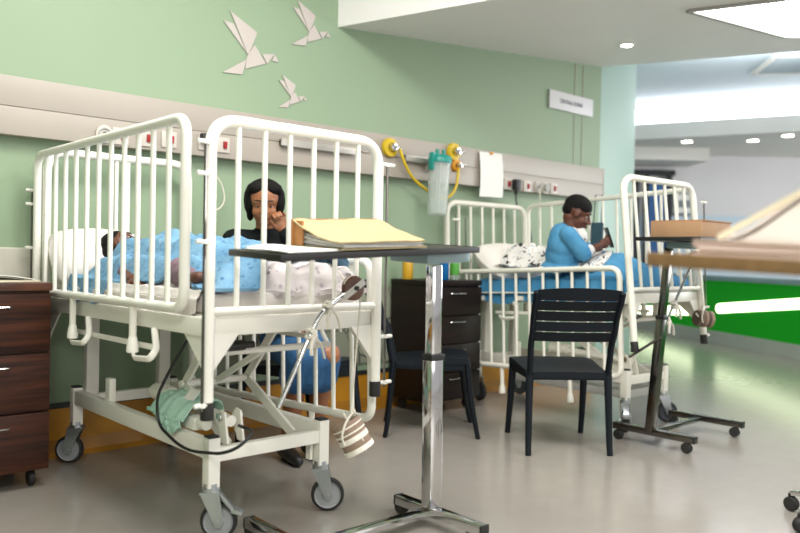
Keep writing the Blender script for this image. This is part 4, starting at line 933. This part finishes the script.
# ------------------------------------------------------------------ overbed tables
def overbed(label, loc, rz, span, foot, pole_lean, tray_c, tray_s, tray_rot, traym, metal, edge='black', under='countertop', split=True, pole=(.062, .05), left_foot=None, zf=.077, th=.018):
    """pole over the right foot bar at local (0,0); the other foot bar at x=span"""
    t = thing('overbed_table', label, 'overbed table', loc, rz, 'wheeled overbed tray tables')
    px0, px1 = pole_lean; zt = tray_c[2]
    a, c_ = V(0, 0, .07), V(px1, 0, zt-.045); mid = a.lerp(c_, .62)
    b = nb(); bar(b, a, mid, pole[0], pole[1], up=(0, 1, 0), bev=.004); p = obj('pole', b, metal, t)
    b = nb(); bar(b, mid, c_, pole[0]*.8, pole[1]*.8, up=(0, 1, 0), bev=.004); obj('pole_extension', b, metal, p)
    b = nb(); bar(b, mid-V(0, 0, .012), mid+V(0, 0, .012), pole[0]*1.12, pole[1]*1.12, up=(0, 1, 0), bev=.003); obj('collar', b, 'black', p)
    for x, (y0, y1) in ((0, foot), (span, left_foot or foot)):
        b = nb(); bar(b, (x, y0, zf), (x, y1, zf), .042, .036, bev=.003); f = obj('foot_bar', b, metal, t)
        b = nb()
        for y in (y0, y1): b = nb(); box(b, (x, y, zf), (.044, .008, .038), bev=.002); obj('end_cap', b, 'black', f)
        for y in (y0+.035, y1-.035):
            b = nb(); lathe(b, [(.008, -.020), (.024, -.020), (.0285, -.012), (.0285, -.003), (.02, 0), (.0285, .003), (.0285, .012), (.024, .020), (.008, .020)], 18, (x, y+.012, .0285), Matrix.Rotation(R(90), 3, 'Y')); box(b, (x, y+.005, .05), (.022, .026, .026), bev=.003); obj('caster', b, 'rubber', f)
    b = nb(); bar(b, (0, 0, zf), (span, 0, zf), .045, .024, bev=.003); obj('cross_bar', b, metal, t)
    rot = Euler(tray_rot).to_matrix()
    X = Matrix.Translation(tray_c) @ rot.to_4x4()
    b = nb(); box(b, (0, 0, 0), (tray_s[0], tray_s[1], th), bev=.004); tr = obj('tray_top', b, traym, t, X)
    b = nb(); e = .004
    for s in (-1, 1): box(b, (0, s*(tray_s[1]/2+e/2), 0), (tray_s[0]+2*e, e, th+.003), bev=.0015); box(b, (s*(tray_s[0]/2+e/2), 0, 0), (e, tray_s[1], th+.003), bev=.0015)
    obj('edge_band', b, edge, tr, X)
    b = nb(); box(b, (px1-tray_c[0]-.06 if span < 0 else px1-tray_c[0]+.06, 0, -.03), (.22, .20, .036), bev=.006); obj('tray_bracket', b, under, tr, X)
    return t, tr, X
tA, trA, XA = overbed('chrome overbed tray table standing before the near crib front gate', (2.045, 2.092, 0), 0, -.60, (-.27, .19), (0, -.012), (-.395, -.04, 1.035), (.84, .30), (R(2.6), R(-2.8), 0), 'tray', 'chrome', zf=.052, left_foot=(-.27, .325))
tB, trB, XB = overbed('overbed table with leaning dark pole beside the far crib, box file on top', (3.875, 2.245, 0), R(1), .60, (-.26, .22), (0, .155), (.33, -.11, 1.142), (.80, .37), (0, 0, 0), 'tray', 'dchrome', left_foot=(-.25, .2), pole=(.052, .046))
b = nb(); tube(b, [(.055, -.02, .60), (.03, .16, .47)], .008, 8); obj('height_lever', b, 'dchrome', tB)
tC, trC, XC = overbed('blurred overbed table with wood coloured edge at the right, nearest the camera', (2.06, .62, 0), 0, -.62, (-.2, .22), (0, 0), (-.29, 0, 1.017), (.82, .36), (R(2.2), 0, 0), 'oak', 'chrome', edge='oak', th=.024)
def ontray(tab, X, x, y, dz=.0125): return tab.matrix_basis @ (X @ V(x, y, dz))
# items on the near tray
eul = XA.to_euler()
p = ontray(tA, XA, -.015, -.008, .013); t = thing('file_folder', 'beige cardboard folder propped open in a wedge on the near tray table', 'folder', tuple(p), rot=eul)
b = nb(); cloth(b, lambda u, v: (lerp(-.185, .185, u), lerp(-.135, .13, v), .006), 4, 4, .004); obj('back_cover', b, 'manila', t)
b = nb(); cloth(b, lambda u, v: (lerp(-.19, .19, u)*(1-.05*v)-.012*v, lerp(.132, -.142, v), .094-.066*v-.010*math.sin(math.pi*v)+.010*math.sin(math.pi*v)*(u-.5)+.004*nz(u*5, v*4)), 14, 16, .004); obj('front_cover', b, 'manila', t)
b = nb(); box(b, (-.005, .130, .05), (.372, .008, .088), bev=.002); box(b, (-.180, .105, .048), (.008, .055, .082), bev=.002); obj('spine', b, 'brownc', t)
b = nb()
for k in range(9): cloth(b, lambda u, v, k=k: (lerp(-.172, .165, u)+.006*math.sin(k*2), lerp(.11, -.132, v), .010+.0022*k+.030*(1-v)**2*(k/9)+.001*math.sin(u*6+k)*v), 8, 6, .0012)
obj('paper_sheets', b, 'paper', t)
p = ontray(tA, XA, -.295, .0, .0125); t = thing('loose_paper', 'loose white sheets lying flat on the left end of the near tray', 'papers', tuple(p), rot=eul)
b = nb(); cloth(b, lambda u, v: (lerp(-.105, .10, u)+.02*v, lerp(-.13, .12, v), .006+.006*math.sin(u*4)*v), 10, 10, .003); obj('upper_sheet', b, 'paper', t)
b = nb(); cloth(b, lambda u, v: (lerp(-.095, .115, u), lerp(-.135, .11, v), .0025), 3, 3, .002); obj('lower_sheet', b, 'paper', t)
# box file on the far tray
p = ontray(tB, XB, -.165, -.015, .0115); t = thing('box_file', 'brown cardboard box file on the far overbed table tray', 'box file', tuple(p), R(1))
b = nb(); box(b, (0, 0, .042), (.34, .29, .082), bev=.003); obj('box_body', b, 'box', t)
b = nb(); box(b, (-.174, 0, .042), (.01, .292, .084), bev=.002); obj('spine', b, 'box', t)
b = nb(); box(b, (.004, 0, .087), (.35, .296, .007), bev=.002); obj('lid', b, 'brownc', t)
p = ontray(tB, XB, .17, -.05, .0115); t = thing('loose_paper', 'pale papers on the far overbed tray, behind the blurred near table', 'papers', tuple(p), R(-14))
b = nb(); cloth(b, lambda u, v: (lerp(-.12, .12, u), lerp(-.1, .1, v), .014+.02*u*v+.008*math.sin(u*5)), 8, 8, .01); obj('sheet', b, 'paper', t)
# papers and open folder on the nearest tray
eul = XC.to_euler()
p = ontray(tC, XC, -.07, .01, .0115); t = thing('paper_stack', 'blurred pinkish stack of papers on the nearest table at right', 'papers', tuple(p), rot=eul)
b = nb()
for k in range(6): box(b, (.004*math.sin(k*2.1), .004*math.cos(k*1.7), .0035+.005*k), (.52, .24, .0045), Matrix.Rotation(R(1.2*math.sin(k)), 3, 'Z'))
obj('sheets', b, 'paperp', t)
p = ontray(tC, XC, -.03, .0, .045); t = thing('file_folder', 'blurred white open folder rising on top of the pinkish papers', 'folder', tuple(p), rot=eul)
b = nb(); cloth(b, lambda u, v: (lerp(-.19, .26, u), lerp(.135, -.14, v), .004+.115*sm(v*1.25)-.03*sm((v-.75)*4)*0+.004*math.sin(u*7)), 14, 14, .004); obj('front_cover', b, 'paper', t)
b = nb(); cloth(b, lambda u, v: (lerp(-.20, .26, u), lerp(.14, -.15, v), -.004), 3, 3, .004); obj('back_cover', b, 'papery', t)
b = nb(); bar(b, (-.193, .135, .004), (-.193, -.03, .1), .007, .012); obj('edge_strip', b, 'papery', t)
b = nb(); prism(b, [(.115, -.003)]+[(lerp(.115, -.132, v/10), .001+.108*sm(v/10*1.25)) for v in range(11)]+[(-.132, -.003)], .42, 'X'); bmesh.ops.translate(b, vec=(-.175, 0, 0), verts=b.verts[:])
obj('paper_sheets', b, 'paper', t)
# drip stand whose foot shows at the lower right corner
t = thing('drip_stand', 'chrome stand foot on a black caster at the lower right corner', 'drip stand', (3.30, 1.05, 0))
b = nb(); cyl(b, (0, 0, .95), .012, 1.7, seg=12); obj('pole', b, 'chrome', t)
b = nb(); tube(b, fillet([(-.09, 0, 1.74), (-.09, 0, 1.80), (.09, 0, 1.80), (.09, 0, 1.74)], .03, 5), .005, 8); obj('hook', b, 'chrome', t)
for k in range(5):
    a = R(154+72*k); q = V(math.cos(a), math.sin(a), 0); b = nb(); bar(b, q*.02+V(0, 0, .11), q*.235+V(0, 0, .075), .026, .022, bev=.003); lg = obj('leg', b, 'chrome', t)
    b = nb(); c = q*.235; lathe(b, [(.006, -.016), (.026, -.016), (.03, -.01), (.03, .01), (.026, .016), (.006, .016)], 18, c+V(0, 0, .03), Matrix.Rotation(a+R(90), 3, 'Z') @ Matrix.Rotation(R(90), 3, 'Y')); cyl(b, c+V(0, 0, .058), .013, .03, seg=12); obj('caster', b, 'rubber', lg)
# ------------------------------------------------------------------ light
w = bpy.data.worlds.new('World'); SC.world = w; w.use_nodes = True
bg = w.node_tree.nodes['Background']; bg.inputs['Color'].default_value = (1, .975, .98, 1); bg.inputs['Strength'].default_value = WORLD
def area(name, loc, tgt, sx, sy, power, color):
    l = bpy.data.lights.new(name, 'AREA'); l.shape = 'RECTANGLE'; l.size = sx; l.size_y = sy; l.energy = power; l.color = color
    o = bpy.data.objects.new(name, l); COL.objects.link(o); o.location = loc; o.rotation_euler = (Vector(tgt)-Vector(loc)).to_track_quat('-Z', 'Y').to_euler(); return o
area('far_fill_light', (8.6, 3.9, 3.3), (11, 6, 1.5), 1.6, .5, 22, (.97, .98, 1))  # unseen fill added to brighten the far wall and fascia
area('ward_ceiling_lamp', (1.3, 1.9, 3.37), (1.3, 1.9, 0), 1.3, 1.3, LA*.6, (1, .965, .91))
area('aisle_ceiling_lamp', (2.7, .3, 3.37), (2.7, .3, 0), 1.3, 1.3, LA*.5, (1, .975, .94))
area('entrance_ceiling_lamp', (-1.0, -1.2, 3.37), (-1.0, -1.2, 0), 1.3, 1.3, LA*.8, (1, .95, .86))
area('front_fill_light', (3.4, -3.6, 1.75), (2.6, 3.9, 1.1), 5.0, 2.0, LW, (1, .985, .96))  # added fill light behind the camera, no window opening there
area('side_fill_light', (13.5, -1.0, 1.9), (7.0, 4.5, .6), 3.5, 2.2, LS, (.95, .98, 1))  # added fill light out of view at the right, no window there
bm = nb()
for x in (.88, 2.14, 3.4, 4.66, 5.92): box(bm, (x, -3.62, 1.75), (.06, .06, 2.1))
for z in (.72, 2.78): box(bm, (3.4, -3.62, z), (5.1, .06, .06))
struct('fill_frame_1', bm, 'plaster')  # unseen bars added so the front fill light reads as a window
# ------------------------------------------------------------------ camera
cam = bpy.data.cameras.new('camera'); co = bpy.data.objects.new('camera', cam); COL.objects.link(co)
cam.sensor_width = 36; cam.lens = 770.3/800*36; cam.clip_start = .05
yaw, pit, rol = R(48.358), R(-.77), R(1.148)
f = V(math.cos(yaw)*math.cos(pit), math.sin(yaw)*math.cos(pit), math.sin(pit)); r0 = V(math.sin(yaw), -math.cos(yaw), 0); u0 = r0.cross(f)
r1 = r0*math.cos(rol)+u0*math.sin(rol); u1 = u0*math.cos(rol)-r0*math.sin(rol)
co.matrix_world = Matrix.Translation((0, 0, 1.02)) @ Matrix((r1, u1, -f)).transposed().to_4x4()
cam.dof.use_dof = True; cam.dof.focus_distance = 3.4; cam.dof.aperture_fstop = 1.6
SC.camera = co
SC.view_settings.view_transform = 'Standard'; SC.view_settings.look = 'None'; SC.view_settings.gamma = 1; SC.view_settings.exposure = EXPO
SC.view_settings.use_curve_mapping = False
SC.cycles.use_denoising = True; SC.cycles.max_bounces = 8; SC.cycles.sample_clamp_indirect = 6
